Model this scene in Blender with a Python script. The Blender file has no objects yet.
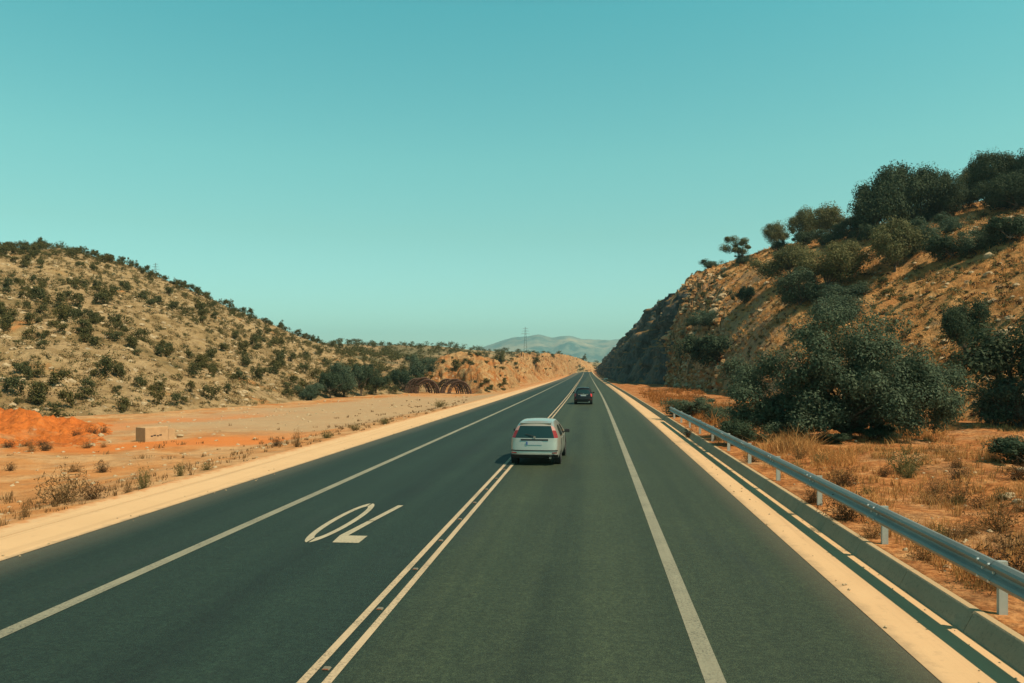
import bpy, bmesh, math, random
import numpy as np
from mathutils import Vector, Matrix, noise as mnoise

R = math.radians
rnd = random.Random(7)
C = bpy.context.scene.collection
scene = bpy.context.scene

# ------------------------------------------------------------------ camera geometry
F = 780.0                       # focal length in pixels of a 1024 wide frame
CAM_H = 3.2
HOR = 370.0
PSI = math.atan(81.0 / F)       # the camera looks a little to the left of the road's direction
CP, SP = math.cos(PSI), math.sin(PSI)

def XY(px, d):
    r = (px - 512.0) / F * d
    return r * CP - d * SP, r * SP + d * CP
def ZY(y, d):
    return CAM_H - (y - HOR) * d / F
def to_pd(x, y):
    r = x * CP + y * SP
    d = -x * SP + y * CP
    return 512.0 + F * r / d, d

# ------------------------------------------------------------------ helpers
def fnoise(x, y, z=0.0, oct=4):
    return mnoise.fractal(Vector((x, y, z)), 1.0, 2.0, oct, noise_basis='PERLIN_ORIGINAL')
def smooth(t):
    t = max(0.0, min(1.0, t))
    return t * t * (3 - 2 * t)

class MB:
    def __init__(s):
        s.v = []; s.f = []
    def add(s, verts, faces):
        o = len(s.v)
        s.v += [tuple(p) for p in verts]
        s.f += [tuple(i + o for i in f) for f in faces]
    def box(s, c, size, rz=0.0, taper=1.0):
        hx, hy, hz = [a / 2 for a in size]
        cr, sr = math.cos(rz), math.sin(rz)
        vs = []
        for dz in (-1, 1):
            k = taper if dz > 0 else 1.0
            for dx, dy in ((-1, -1), (1, -1), (1, 1), (-1, 1)):
                x, y = dx * hx * k, dy * hy * k
                vs.append((c[0] + x * cr - y * sr, c[1] + x * sr + y * cr, c[2] + dz * hz))
        s.add(vs, [(3, 2, 1, 0), (4, 5, 6, 7), (0, 1, 5, 4), (1, 2, 6, 5), (2, 3, 7, 6), (3, 0, 4, 7)])
    def tube(s, pts, rads, n=6, cap=True):
        pts = [Vector(p) for p in pts]
        if not isinstance(rads, (list, tuple)): rads = [rads] * len(pts)
        vs = []; fs = []
        for i, p in enumerate(pts):
            t = (pts[min(i + 1, len(pts) - 1)] - pts[max(i - 1, 0)]).normalized()
            a = Vector((0, 0, 1)) if abs(t.z) < 0.9 else Vector((1, 0, 0))
            u = t.cross(a).normalized(); w = t.cross(u)
            for k in range(n):
                an = 2 * math.pi * k / n
                vs.append(p + (u * math.cos(an) + w * math.sin(an)) * rads[i])
        for i in range(len(pts) - 1):
            for k in range(n):
                k2 = (k + 1) % n
                fs.append((i * n + k, i * n + k2, (i + 1) * n + k2, (i + 1) * n + k))
        if cap:
            fs.append(tuple(range(n - 1, -1, -1))); fs.append(tuple(range((len(pts) - 1) * n, len(pts) * n)))
        s.add(vs, fs)
    def sweep(s, prof, path, closed=False, cap=False):
        """prof: (x,z) points; path: list of (dx, y, dz)"""
        n = len(prof); vs = []; fs = []
        for (dx, y, dz) in path:
            for (x, z) in prof: vs.append((x + dx, y, z + dz))
        m = n if closed else n - 1
        for i in range(len(path) - 1):
            for k in range(m):
                k2 = (k + 1) % n
                fs.append((i * n + k, i * n + k2, (i + 1) * n + k2, (i + 1) * n + k))
        if cap:
            fs.append(tuple(range(n - 1, -1, -1))); fs.append(tuple(range((len(path) - 1) * n, len(path) * n)))
        s.add(vs, fs)
    def lathe_x(s, prof, c, n=24):
        """prof: (x, r) revolved round the x axis"""
        m = len(prof); vs = []; fs = []
        for k in range(n):
            a = 2 * math.pi * k / n
            for (x, r) in prof: vs.append((c[0] + x, c[1] + r * math.cos(a), c[2] + r * math.sin(a)))
        for k in range(n):
            k2 = (k + 1) % n
            for i in range(m - 1):
                fs.append((k * m + i, k * m + i + 1, k2 * m + i + 1, k2 * m + i))
        s.add(vs, fs)
    def build(s, name, mat, parent=None, smooth_=False):
        me = bpy.data.meshes.new(name)
        me.from_pydata(s.v, [], s.f); me.update()
        bm = bmesh.new(); bm.from_mesh(me); bmesh.ops.recalc_face_normals(bm, faces=bm.faces); bm.to_mesh(me); bm.free()
        return link(name, me, mat, parent, smooth_)

def link(name, me, mat, parent=None, smooth_=False):
    if mat is not None and not me.materials: me.materials.append(mat)
    if smooth_: me.polygons.foreach_set('use_smooth', [True] * len(me.polygons))
    o = bpy.data.objects.new(name, me); C.objects.link(o)
    if parent is not None: o.parent = parent
    return o

def np_mesh(name, quads, smooth_=False):
    """quads: (n,4,3) array of separate quads"""
    n = len(quads)
    me = bpy.data.meshes.new(name)
    me.vertices.add(n * 4); me.loops.add(n * 4); me.polygons.add(n)
    me.vertices.foreach_set('co', quads.reshape(-1).astype(np.float32))
    me.loops.foreach_set('vertex_index', np.arange(n * 4, dtype=np.int32))
    me.polygons.foreach_set('loop_start', np.arange(0, n * 4, 4, dtype=np.int32))
    me.polygons.foreach_set('loop_total', np.full(n, 4, dtype=np.int32))
    me.update(calc_edges=True)
    return me

def grid_mesh(name, P):
    """P: (rows, cols, 3)"""
    r, c, _ = P.shape
    idx = np.arange(r * c).reshape(r, c)
    q = np.stack([idx[:-1, :-1], idx[:-1, 1:], idx[1:, 1:], idx[1:, :-1]], -1).reshape(-1, 4)
    me = bpy.data.meshes.new(name)
    me.vertices.add(r * c); me.loops.add(len(q) * 4); me.polygons.add(len(q))
    me.vertices.foreach_set('co', P.reshape(-1).astype(np.float32))
    me.loops.foreach_set('vertex_index', q.reshape(-1).astype(np.int32))
    me.polygons.foreach_set('loop_start', np.arange(0, len(q) * 4, 4, dtype=np.int32))
    me.polygons.foreach_set('loop_total', np.full(len(q), 4, dtype=np.int32))
    me.polygons.foreach_set('use_smooth', np.ones(len(q), dtype=bool))
    me.update(calc_edges=True)
    return me

def tag(o, label, cat=None, group=None, kind=None):
    o['label'] = label
    if cat: o['category'] = cat
    if group: o['group'] = group
    if kind: o['kind'] = kind
    return o
def struct(o, label, cat):
    return tag(o, label, cat, None, 'structure')
def empty(name, loc, rz=0.0):
    o = bpy.data.objects.new(name, None); C.objects.link(o)
    o.location = loc; o.rotation_euler = (0, 0, rz); o.empty_display_size = 0.3
    return o
def copy_tree(o, parent=None):
    c = o.copy(); C.objects.link(c)
    if parent is not None: c.parent = parent
    for ch in list(o.children): copy_tree(ch, c)
    return c

# ------------------------------------------------------------------ materials
class NT:
    def __init__(s, name):
        s.m = bpy.data.materials.new(name); s.m.use_nodes = True
        s.t = s.m.node_tree; s.b = s.t.nodes['Principled BSDF']
    def n(s, typ, **kw):
        nd = s.t.nodes.new(typ)
        for k, v in kw.items(): setattr(nd, k, v)
        return nd
    def l(s, a, b): s.t.links.new(a, b)
    def pos(s):
        return s.n('ShaderNodeNewGeometry').outputs['Position']
    def obj(s):
        return s.n('ShaderNodeTexCoord').outputs['Object']
    def noise(s, vec, scale, detail=6, rough=0.6, out='Fac', stretch=None, dist=0.0):
        if stretch:
            mp = s.n('ShaderNodeMapping'); mp.inputs['Scale'].default_value = stretch
            s.l(vec, mp.inputs['Vector']); vec = mp.outputs['Vector']
        nd = s.n('ShaderNodeTexNoise')
        nd.inputs['Scale'].default_value = scale; nd.inputs['Detail'].default_value = detail
        nd.inputs['Roughness'].default_value = rough; nd.inputs['Distortion'].default_value = dist
        s.l(vec, nd.inputs['Vector']); return nd.outputs[out]
    def voro(s, vec, scale, out='Distance'):
        nd = s.n('ShaderNodeTexVoronoi'); nd.inputs['Scale'].default_value = scale
        s.l(vec, nd.inputs['Vector']); return nd.outputs[out]
    def ramp(s, fac, stops):
        nd = s.n('ShaderNodeValToRGB'); e = nd.color_ramp.elements
        while len(e) < len(stops): e.new(0.5)
        for el, (p, c) in zip(e, stops):
            el.position = p; el.color = tuple(c) + (1,) if len(c) == 3 else c
        s.l(fac, nd.inputs['Fac']); return nd.outputs['Color']
    def fac(s, f, lo, hi):
        nd = s.n('ShaderNodeMapRange'); nd.inputs['From Min'].default_value = lo; nd.inputs['From Max'].default_value = hi
        nd.interpolation_type = 'SMOOTHSTEP'
        s.l(f, nd.inputs['Value']); return nd.outputs['Result']
    def mix(s, f, a, b, mode='MIX'):
        nd = s.n('ShaderNodeMix', data_type='RGBA', blend_type=mode)
        for sock, v in ((nd.inputs[0], f), (nd.inputs[6], a), (nd.inputs[7], b)):
            if isinstance(v, (int, float)): sock.default_value = v
            elif isinstance(v, (tuple, list)): sock.default_value = tuple(v) + (1,) if len(v) == 3 else v
            else: s.l(v, sock)
        return nd.outputs[2]
    def math(s, op, a, b=0.0, clamp=False):
        nd = s.n('ShaderNodeMath', operation=op, use_clamp=clamp)
        for sock, v in ((nd.inputs[0], a), (nd.inputs[1], b)):
            if isinstance(v, (int, float)): sock.default_value = v
            else: s.l(v, sock)
        return nd.outputs[0]
    def sep(s, vec):
        nd = s.n('ShaderNodeSeparateXYZ'); s.l(vec, nd.inputs[0]); return nd.outputs
    def col(s, c):
        if isinstance(c, (tuple, list)): s.b.inputs['Base Color'].default_value = tuple(c) + (1,)
        else: s.l(c, s.b.inputs['Base Color'])
        return s
    def set(s, rough=0.8, metal=0.0, spec=0.3, **kw):
        s.b.inputs['Metallic'].default_value = metal
        if isinstance(rough, (int, float)): s.b.inputs['Roughness'].default_value = rough
        else: s.l(rough, s.b.inputs['Roughness'])
        s.b.inputs['Specular IOR Level'].default_value = spec
        for k, v in kw.items(): s.b.inputs[k].default_value = v
        return s
    def bump(s, h, strength=0.5, dist=0.05):
        nd = s.n('ShaderNodeBump'); nd.inputs['Strength'].default_value = strength; nd.inputs['Distance'].default_value = dist
        s.l(h, nd.inputs['Height']); s.l(nd.outputs[0], s.b.inputs['Normal']); return s

def simple(name, c, rough=0.6, metal=0.0, spec=0.4, var=0.12, scale=12.0, **kw):
    t = NT(name); p = t.obj()
    f = t.noise(p, scale, 5)
    t.col(t.mix(f, tuple(a * (1 - var) for a in c), tuple(min(1, a * (1 + var)) for a in c)))
    return t.set(rough, metal, spec, **kw).m

M = {}
# asphalt: fine aggregate, faint wheel tracks that run along the road, dust at the edges
t = NT('asphalt'); p = t.obj()
grain = t.noise(p, 55.0, 3, 0.75)
vor = t.voro(p, 70.0)
mid = t.noise(p, 0.35, 6, 0.6)
streak = t.noise(p, 1.0, 5, 0.6, stretch=(1.6, 0.02, 1.0))
x = t.sep(p)[0]
base = t.mix(t.fac(grain, 0.3, 0.72), (0.005, 0.013, 0.0092), (0.022, 0.045, 0.031))
base = t.mix(t.fac(streak, 0.35, 0.68), base, t.mix(1.0, base, (0.70, 0.76, 0.78), 'MULTIPLY'))
base = t.mix(t.math('MULTIPLY', t.fac(mid, 0.45, 0.7), 0.45), base, t.mix(1.0, base, (1.35, 1.3, 1.25), 'MULTIPLY'))
rl = t.fac(x, -2.9, -2.3)
base = t.mix(rl, base, t.mix(1.0, base, (2.45, 1.62, 1.25), 'MULTIPLY'))  # gloss seen on the right lane put into its colour, lighter and warmer
g2 = t.noise(p, 16.0, 4, 0.7)
base = t.mix(t.fac(g2, 0.35, 0.7), t.mix(1.0, base, (0.66, 0.69, 0.70), 'MULTIPLY'), t.mix(1.0, base, (1.34, 1.30, 1.26), 'MULTIPLY'))
g3 = t.noise(p, 5.0, 5, 0.7)
base = t.mix(t.fac(g3, 0.38, 0.66), t.mix(1.0, base, (0.86, 0.87, 0.88), 'MULTIPLY'), t.mix(1.0, base, (1.13, 1.12, 1.10), 'MULTIPLY'))
patch = t.noise(p, 0.9, 4, 0.55, stretch=(1.0, 0.12, 1.0))
base = t.mix(t.math('MULTIPLY', t.fac(patch, 0.55, 0.75), 0.4), base, (0.018, 0.026, 0.023))
for xc in (-5.85, -4.1, -1.6, 0.15):
    dx = t.math('ABSOLUTE', t.math('ADD', t.math('SUBTRACT', x, xc), t.math('MULTIPLY', t.math('SUBTRACT', mid, 0.5), 0.25)))
    trk = t.math('MULTIPLY', t.fac(dx, 0.42, 0.05), t.fac(streak, 0.25, 0.6))
    base = t.mix(t.math('MULTIPLY', trk, 0.55), base, t.mix(1.0, base, (1.42, 1.36, 1.30), 'MULTIPLY'))
for xc in (-4.95, -0.75):
    dx = t.math('ABSOLUTE', t.math('ADD', t.math('SUBTRACT', x, xc), t.math('MULTIPLY', t.math('SUBTRACT', mid, 0.5), 0.5)))
    base = t.mix(t.math('MULTIPLY', t.math('MULTIPLY', t.fac(dx, 0.5, 0.05), t.fac(patch, 0.4, 0.62)), 0.55), base, t.mix(1.0, base, (0.55, 0.58, 0.6), 'MULTIPLY'))
crk = t.n('ShaderNodeTexVoronoi', feature='DISTANCE_TO_EDGE'); crk.inputs['Scale'].default_value = 0.32
cv = t.n('ShaderNodeVectorMath', operation='ADD'); cn = t.n('ShaderNodeVectorMath', operation='SCALE'); cn.inputs['Scale'].default_value = 0.9
t.l(t.noise(p, 1.3, 5, 0.7, 'Color'), cn.inputs[0]); t.l(p, cv.inputs[0]); t.l(cn.outputs[0], cv.inputs[1]); t.l(cv.outputs[0], crk.inputs['Vector'])
crm = t.math('MULTIPLY', t.fac(crk.outputs['Distance'], 0.0035, 0.0012), t.fac(mid, 0.5, 0.62))
base = t.mix(t.math('MULTIPLY', crm, 0.7), base, (0.008, 0.010, 0.010))
stain = t.math('MULTIPLY', t.fac(t.noise(p, 2.6, 3, 0.5), 0.70, 0.78), 0.5)
base = t.mix(stain, base, (0.010, 0.013, 0.012))
dustl = t.math('MULTIPLY', t.fac(t.math('ADD', x, t.math('MULTIPLY', streak, 0.9)), -8.2, -9.6), 0.38)
base = t.mix(dustl, base, (0.17, 0.14, 0.095))
dustr = t.math('MULTIPLY', t.fac(t.math('ADD', x, t.math('MULTIPLY', streak, 0.8)), 3.3, 4.2), 0.35)
base = t.mix(dustr, base, (0.17, 0.13, 0.085))
t.col(base).set(t.ramp(grain, [(0.3, (0.62,) * 3), (0.7, (0.85,) * 3)]), spec=0.35).bump(t.math('ADD', grain, vor), 0.5, 0.012)
M['asphalt'] = t.m

def paint(name, c, wear=0.5):
    t = NT(name); p = t.obj()
    n1 = t.noise(p, 26.0, 6, 0.75); n2 = t.noise(p, 0.9, 6, 0.65); n3 = t.noise(p, 1.0, 5, 0.7, stretch=(9.0, 0.35, 1.0))
    w = t.math('MULTIPLY', t.fac(n1, 0.46, 0.62), t.fac(n2, 0.30, 0.68))
    base = t.mix(n3, tuple(a * 0.66 for a in c), tuple(a * 1.12 for a in c))
    base = t.mix(t.math('MULTIPLY', t.fac(n2, 0.52, 0.7), 0.35), base, tuple(a * 0.5 for a in c))
    t.col(t.mix(t.math('MULTIPLY', w, wear), base, (0.05, 0.055, 0.045))).set(0.7, spec=0.3).bump(n1, 0.25, 0.01)
    return t.m
M['paint_edge'] = paint('worn_edge_paint', (0.25, 0.235, 0.165), 0.8)
M['paint_centre'] = paint('centre_line_paint', (0.50, 0.375, 0.235), 0.8)
M['paint_number'] = paint('number_paint', (0.42, 0.36, 0.245), 0.75)

t = NT('tan_concrete'); p = t.obj()
n1 = t.noise(p, 0.8, 6, 0.6); n2 = t.noise(p, 30, 4, 0.7); n3 = t.noise(p, 1.0, 6, 0.65, stretch=(3.0, 0.05, 1)); n4 = t.noise(p, 3.2, 6, 0.7)
base = t.mix(n1, (0.51, 0.325, 0.17), (0.62, 0.41, 0.225))
base = t.mix(t.math('MULTIPLY', t.fac(n3, 0.50, 0.72), 0.55), base, (0.36, 0.23, 0.125))
base = t.mix(t.math('MULTIPLY', t.fac(n4, 0.55, 0.72), 0.35), base, (0.30, 0.20, 0.115))
base = t.mix(t.math('MULTIPLY', t.fac(n2, 0.55, 0.75), 0.25), base, (0.32, 0.23, 0.145))
x = t.sep(p)[0]
spill = t.fac(t.math('ADD', x, t.math('MULTIPLY', t.math('SUBTRACT', n4, 0.5), 1.5)), -11.55, -12.0)
base = t.mix(spill, base, (0.46, 0.215, 0.085))
edgel = t.math('MULTIPLY', t.fac(t.math('ADD', x, t.math('MULTIPLY', t.math('SUBTRACT', n4, 0.5), 0.5)), -10.05, -9.85), 0.5)
base = t.mix(t.math('MULTIPLY', edgel, t.fac(x, 0.0, -1.0)), base, (0.17, 0.145, 0.10))
edger = t.math('MULTIPLY', t.fac(t.math('ADD', x, t.math('MULTIPLY', t.math('SUBTRACT', n4, 0.5), 0.5)), 3.75, 3.5), 0.5)
base = t.mix(t.math('MULTIPLY', edger, t.fac(x, 0.0, 1.0)), base, (0.20, 0.155, 0.10))
t.col(base).set(0.9, spec=0.15).bump(n2, 0.3, 0.01)
M['concrete'] = t.m
t = NT('kerb_concrete'); p = t.obj()
n1 = t.noise(p, 1.6, 6, 0.65); n2 = t.noise(p, 22, 5, 0.7)
base = t.mix(n1, (0.20, 0.18, 0.12), (0.42, 0.35, 0.235))
base = t.mix(t.math('MULTIPLY', t.fac(n2, 0.5, 0.7), 0.5), base, (0.12, 0.11, 0.08))
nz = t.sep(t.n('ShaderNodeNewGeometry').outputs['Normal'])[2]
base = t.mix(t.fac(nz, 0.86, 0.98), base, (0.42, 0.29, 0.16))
t.col(base).set(0.9, spec=0.15).bump(n2, 0.5, 0.02)
M['kerb'] = t.m

def soil(name, cols, scale=0.15, stones=(0.42, 0.36, 0.27), stone_amt=0.5, fine=9.0, bump=0.6, bd=0.12, extra=None):
    t = NT(name); p = t.pos()
    n1 = t.noise(p, scale, 7, 0.62, dist=0.4); n2 = t.noise(p, fine, 6, 0.7); n3 = t.noise(p, scale * 5.3, 6, 0.65)
    base = t.ramp(n1, cols)
    base = t.mix(t.math('MULTIPLY', t.fac(n3, 0.42, 0.62), 0.6), base, t.mix(1.0, base, (0.62, 0.60, 0.60), 'MULTIPLY'))
    base = t.mix(t.math('MULTIPLY', t.fac(n2, 0.48, 0.68), 0.5), base, t.mix(1.0, base, (0.55, 0.52, 0.50), 'MULTIPLY'))
    v = t.voro(p, fine * 0.22)
    st = t.math('MULTIPLY', t.fac(v, 0.22, 0.10), t.math('MULTIPLY', t.fac(n3, 0.5, 0.62), stone_amt))
    base = t.mix(st, base, stones)
    if extra: base = extra(t, p, base)
    t.col(base).set(0.95, spec=0.1).bump(t.math('ADD', n2, t.math('MULTIPLY', n3, 1.5)), bump, bd)
    return t.m

def band(t, p, wob, P0, P1, half, soft):
    """mask of a wobbly strip of soil between two places"""
    x0, y0 = P0; x1, y1 = P1; L = math.hypot(x1 - x0, y1 - y0); ux, uy = (x1 - x0) / L, (y1 - y0) / L
    q = t.sep(p)
    dx = t.math('SUBTRACT', q[0], x0); dy = t.math('SUBTRACT', q[1], y0)
    u = t.math('ADD', t.math('MULTIPLY', dx, ux), t.math('MULTIPLY', dy, uy))
    v = t.math('ABSOLUTE', t.math('ADD', t.math('MULTIPLY', dx, -uy), t.math('MULTIPLY', dy, ux)))
    v = t.math('ADD', v, t.math('MULTIPLY', t.math('SUBTRACT', wob, 0.5), soft * 4))
    m = t.fac(v, half + soft, half - soft)
    m = t.math('MULTIPLY', m, t.fac(u, -soft * 3, soft * 3))
    return t.math('MULTIPLY', m, t.fac(u, L + soft * 3, L - soft * 3))
def steep_rock(t, p, base):
    nz = t.sep(t.n('ShaderNodeNewGeometry').outputs['Normal'])[2]
    r = t.noise(p, 0.9, 7, 0.7)
    rock = t.ramp(r, [(0.30, (0.07, 0.05, 0.035)), (0.42, (0.30, 0.18, 0.095)), (0.54, (0.46, 0.29, 0.155)), (0.62, (0.42, 0.20, 0.085)), (0.75, (0.50, 0.42, 0.31))])
    return t.mix(t.fac(t.math('ADD', nz, t.math('MULTIPLY', r, 0.3)), 0.92, 0.80), base, rock)
def left_extra(t, p, base):
    xyz = t.sep(p)
    wob = t.noise(p, 0.35, 6, 0.65); fine = t.noise(p, 3.0, 6, 0.7)
    grav = t.mix(fine, (0.30, 0.20, 0.11), (0.44, 0.31, 0.18))
    base = t.mix(t.math('MULTIPLY', band(t, p, wob, XY(175, 47), XY(470, 108), 9.5, 2.2), 0.85), base, grav)
    red = t.mix(fine, (0.46, 0.135, 0.030), (0.60, 0.20, 0.05))
    base = t.mix(t.math('MULTIPLY', band(t, p, wob, XY(20, 36), XY(310, 43), 2.2, 1.3), 0.9), base, red)
    base = t.mix(t.math('MULTIPLY', band(t, p, wob, XY(-40, 42), XY(260, 66), 2.2, 2.2), 0.6), base, red)
    lit = t.noise(p, 1.1, 8, 0.72); l2 = t.noise(p, 0.22, 5, 0.6); l3 = t.noise(p, 6.0, 6, 0.75)
    brown = t.ramp(lit, [(0.28, (0.13, 0.055, 0.018)), (0.42, (0.33, 0.125, 0.038)), (0.54, (0.47, 0.195, 0.065)), (0.72, (0.54, 0.31, 0.14))])
    brown = t.mix(t.math('MULTIPLY', t.fac(l2, 0.50, 0.66), 0.6), brown, (0.40, 0.25, 0.125))
    brown = t.mix(t.fac(l3, 0.42, 0.6), brown, t.mix(1.0, brown, (0.52, 0.46, 0.42), 'MULTIPLY'))
    return t.mix(t.fac(xyz[0], -2.0, 2.0), base, brown)
M['ground'] = soil('ground_soil', [(0.30, (0.44, 0.155, 0.042)), (0.44, (0.48, 0.22, 0.078)), (0.54, (0.50, 0.295, 0.14)), (0.66, (0.46, 0.175, 0.05))],
                   0.16, fine=7.0, extra=left_extra)
M['red'] = soil('red_earth', [(0.28, (0.50, 0.25, 0.10)), (0.40, (0.54, 0.145, 0.03)), (0.56, (0.58, 0.165, 0.034)), (0.68, (0.50, 0.27, 0.12))], 0.20, fine=4.0, bump=0.9, bd=0.2)
M['gravel'] = soil('pale_gravel', [(0.3, (0.40, 0.26, 0.145)), (0.5, (0.44, 0.315, 0.19)), (0.7, (0.50, 0.29, 0.14))], 0.12, fine=6.0)
M['bank'] = soil('orange_rock', [(0.30, (0.25, 0.10, 0.032)), (0.40, (0.37, 0.185, 0.070)), (0.50, (0.46, 0.29, 0.135)), (0.58, (0.40, 0.155, 0.046)), (0.66, (0.47, 0.31, 0.15)), (0.74, (0.27, 0.18, 0.09))],
                 0.14, stones=(0.55, 0.45, 0.32), stone_amt=0.8, fine=2.4, bump=0.9, bd=0.5)
M['hill_l'] = soil('dry_hillside', [(0.30, (0.17, 0.13, 0.06)), (0.42, (0.30, 0.20, 0.092)), (0.53, (0.41, 0.285, 0.15)), (0.62, (0.33, 0.22, 0.10)), (0.70, (0.48, 0.215, 0.075))],
                   0.16, stones=(0.42, 0.37, 0.28), stone_amt=0.9, fine=2.2, bump=0.9, bd=0.4)
M['hill_r'] = soil('dry_grass_slope', [(0.30, (0.25, 0.13, 0.042)), (0.45, (0.48, 0.225, 0.074)), (0.57, (0.58, 0.32, 0.125)), (0.70, (0.60, 0.24, 0.072))],
                   0.16, stones=(0.40, 0.34, 0.26), stone_amt=0.9, fine=3.0, bump=1.0, bd=0.4, extra=steep_rock)
M['scrub'] = soil('scrubland', [(0.3, (0.12, 0.11, 0.055)), (0.46, (0.21, 0.17, 0.09)), (0.60, (0.42, 0.26, 0.13))], 0.06, fine=1.2, bump=0.9, bd=0.6)

t = NT('cut_rock'); p = t.pos()
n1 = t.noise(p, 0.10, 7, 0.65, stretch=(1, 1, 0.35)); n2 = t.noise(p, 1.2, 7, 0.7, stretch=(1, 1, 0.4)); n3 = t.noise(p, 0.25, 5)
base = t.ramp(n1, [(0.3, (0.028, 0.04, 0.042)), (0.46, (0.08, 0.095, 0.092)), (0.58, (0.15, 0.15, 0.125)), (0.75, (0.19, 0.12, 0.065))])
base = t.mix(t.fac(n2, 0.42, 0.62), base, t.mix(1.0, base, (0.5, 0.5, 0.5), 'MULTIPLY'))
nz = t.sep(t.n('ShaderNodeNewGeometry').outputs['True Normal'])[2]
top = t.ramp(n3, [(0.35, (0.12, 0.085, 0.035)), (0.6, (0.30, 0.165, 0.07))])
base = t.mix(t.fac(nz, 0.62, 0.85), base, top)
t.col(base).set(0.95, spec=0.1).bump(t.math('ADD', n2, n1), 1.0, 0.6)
M['cliff'] = t.m

t = NT('mountain_slope'); p = t.pos()
n1 = t.noise(p, 0.0017, 7, 0.6); n2 = t.noise(p, 0.010, 6, 0.65); n3 = t.noise(p, 0.0006, 4, 0.5)
base = t.mix(t.fac(n2, 0.38, 0.62), (0.035, 0.075, 0.065), (0.20, 0.21, 0.15))
base = t.mix(t.math('MULTIPLY', t.fac(n1, 0.52, 0.66), 0.85), base, (0.36, 0.28, 0.17))
base = t.mix(t.math('MULTIPLY', t.fac(n3, 0.5, 0.6), 0.5), base, (0.06, 0.085, 0.06))
t.col(base).set(1.0, spec=0.05)
M['mountain'] = t.m

def leafmat(name, a, b, transl=0.25, hue=0.25):
    t = NT(name)
    g = t.n('ShaderNodeNewGeometry'); oi = t.n('ShaderNodeObjectInfo')
    c = t.mix(g.outputs['Random Per Island'], a, b)
    c2 = t.mix(1.0, c, (1.5, 1.12, 0.8), 'MULTIPLY')
    c = t.mix(t.math('MULTIPLY', oi.outputs['Random'], hue), c, c2)
    t.col(c).set(0.7, spec=0.10)
    tr = t.n('ShaderNodeBsdfTranslucent'); t.l(c, tr.inputs['Color'])
    ms = t.n('ShaderNodeMixShader'); ms.inputs[0].default_value = transl
    t.l(t.b.outputs[0], ms.inputs[1]); t.l(tr.outputs[0], ms.inputs[2])
    t.l(ms.outputs[0], t.t.nodes['Material Output'].inputs['Surface'])
    return t.m
M['leaf_big'] = leafmat('carob_leaves', (0.036, 0.064, 0.042), (0.105, 0.142, 0.090), 0.3)
M['leaf_dark'] = leafmat('dark_leaves', (0.022, 0.042, 0.026), (0.068, 0.094, 0.052), 0.3)
M['leaf_olive'] = leafmat('olive_leaves', (0.075, 0.086, 0.036), (0.175, 0.165, 0.076), 0.35)
M['leaf_scrub'] = leafmat('scrub_leaves', (0.040, 0.050, 0.022), (0.110, 0.112, 0.048), 0.3, hue=0.8)
M['leaf_yellow'] = leafmat('sage_leaves', (0.09, 0.085, 0.03), (0.17, 0.14, 0.055))
M['twig'] = leafmat('dry_twigs', (0.09, 0.052, 0.022), (0.20, 0.125, 0.055), 0.1, 0.5)
M['twig_dark'] = leafmat('dark_twigs', (0.04, 0.028, 0.016), (0.12, 0.068, 0.032), 0.1, 0.5)
M['straw'] = leafmat('straw', (0.30, 0.135, 0.040), (0.60, 0.34, 0.13), 0.3, 0.3)
M['rust_grass'] = leafmat('rust_coloured_grass', (0.20, 0.08, 0.02), (0.36, 0.165, 0.05), 0.2, 0.2)
M['bark'] = simple('bark', (0.085, 0.065, 0.045), 0.9, spec=0.1, var=0.4, scale=9)
M['stone'] = simple('pale_stone', (0.38, 0.285, 0.175), 0.9, spec=0.1, var=0.35, scale=3)
M['block'] = simple('block_concrete', (0.43, 0.27, 0.145), 0.9, spec=0.1, var=0.35, scale=3)
M['dark_mark'] = simple('dark_spray_paint', (0.05, 0.035, 0.025), 0.8)
M['rust'] = simple('rusty_steel', (0.10, 0.055, 0.036), 0.85, 0.2, var=0.5, scale=3)
t = NT('galvanised_steel'); p = t.obj()
f1 = t.noise(p, 4.0, 6, 0.7, stretch=(1, 0.35, 1)); f2 = t.noise(p, 18.0, 5, 0.7, stretch=(1, 0.5, 1)); f3 = t.noise(p, 0.45, 4)
base = t.mix(f1, (0.19, 0.20, 0.18), (0.33, 0.335, 0.30))
base = t.mix(t.math('MULTIPLY', t.fac(f2, 0.55, 0.72), 0.5), base, (0.20, 0.145, 0.085))
base = t.mix(t.math('MULTIPLY', t.fac(f3, 0.5, 0.7), 0.4), base, (0.15, 0.16, 0.15))
t.col(base).set(t.ramp(f1, [(0.3, (0.42,) * 3), (0.7, (0.68,) * 3)]), 0.4, 0.45)
M['galv'] = t.m
M['galv_post'] = simple('dull_galvanised_steel', (0.40, 0.42, 0.38), 0.55, 0.4, 0.5, var=0.2, scale=8)
M['bolt'] = simple('bright_bolt', (0.75, 0.76, 0.72), 0.3, 0.6)
M['pylon'] = simple('grey_lattice_steel', (0.14, 0.16, 0.16), 0.6, 0.5)
M['stud'] = simple('stud_plastic', (0.15, 0.13, 0.09), 0.5)
M['stud_eye'] = simple('stud_reflector', (0.30, 0.10, 0.05), 0.3)
M['silver'] = simple('silver_paint', (0.37, 0.355, 0.305), 0.34, 0.5, 0.5, var=0.03, **{'Coat Weight': 0.6, 'Coat Roughness': 0.06})
M['black'] = simple('black_paint', (0.008, 0.009, 0.012), 0.4, 0.0, 0.25, var=0.05, **{'Coat Weight': 0.08, 'Coat Roughness': 0.1})
M['glass'] = simple('tinted_glass', (0.010, 0.030, 0.032), 0.06, 0.0, 0.6, var=0.1)
M['plastic'] = simple('black_plastic', (0.018, 0.018, 0.018), 0.6)
M['tyre'] = simple('tyre_rubber', (0.018, 0.018, 0.017), 0.85)
M['rim'] = simple('alloy', (0.45, 0.45, 0.43), 0.35, 0.8)
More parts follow.
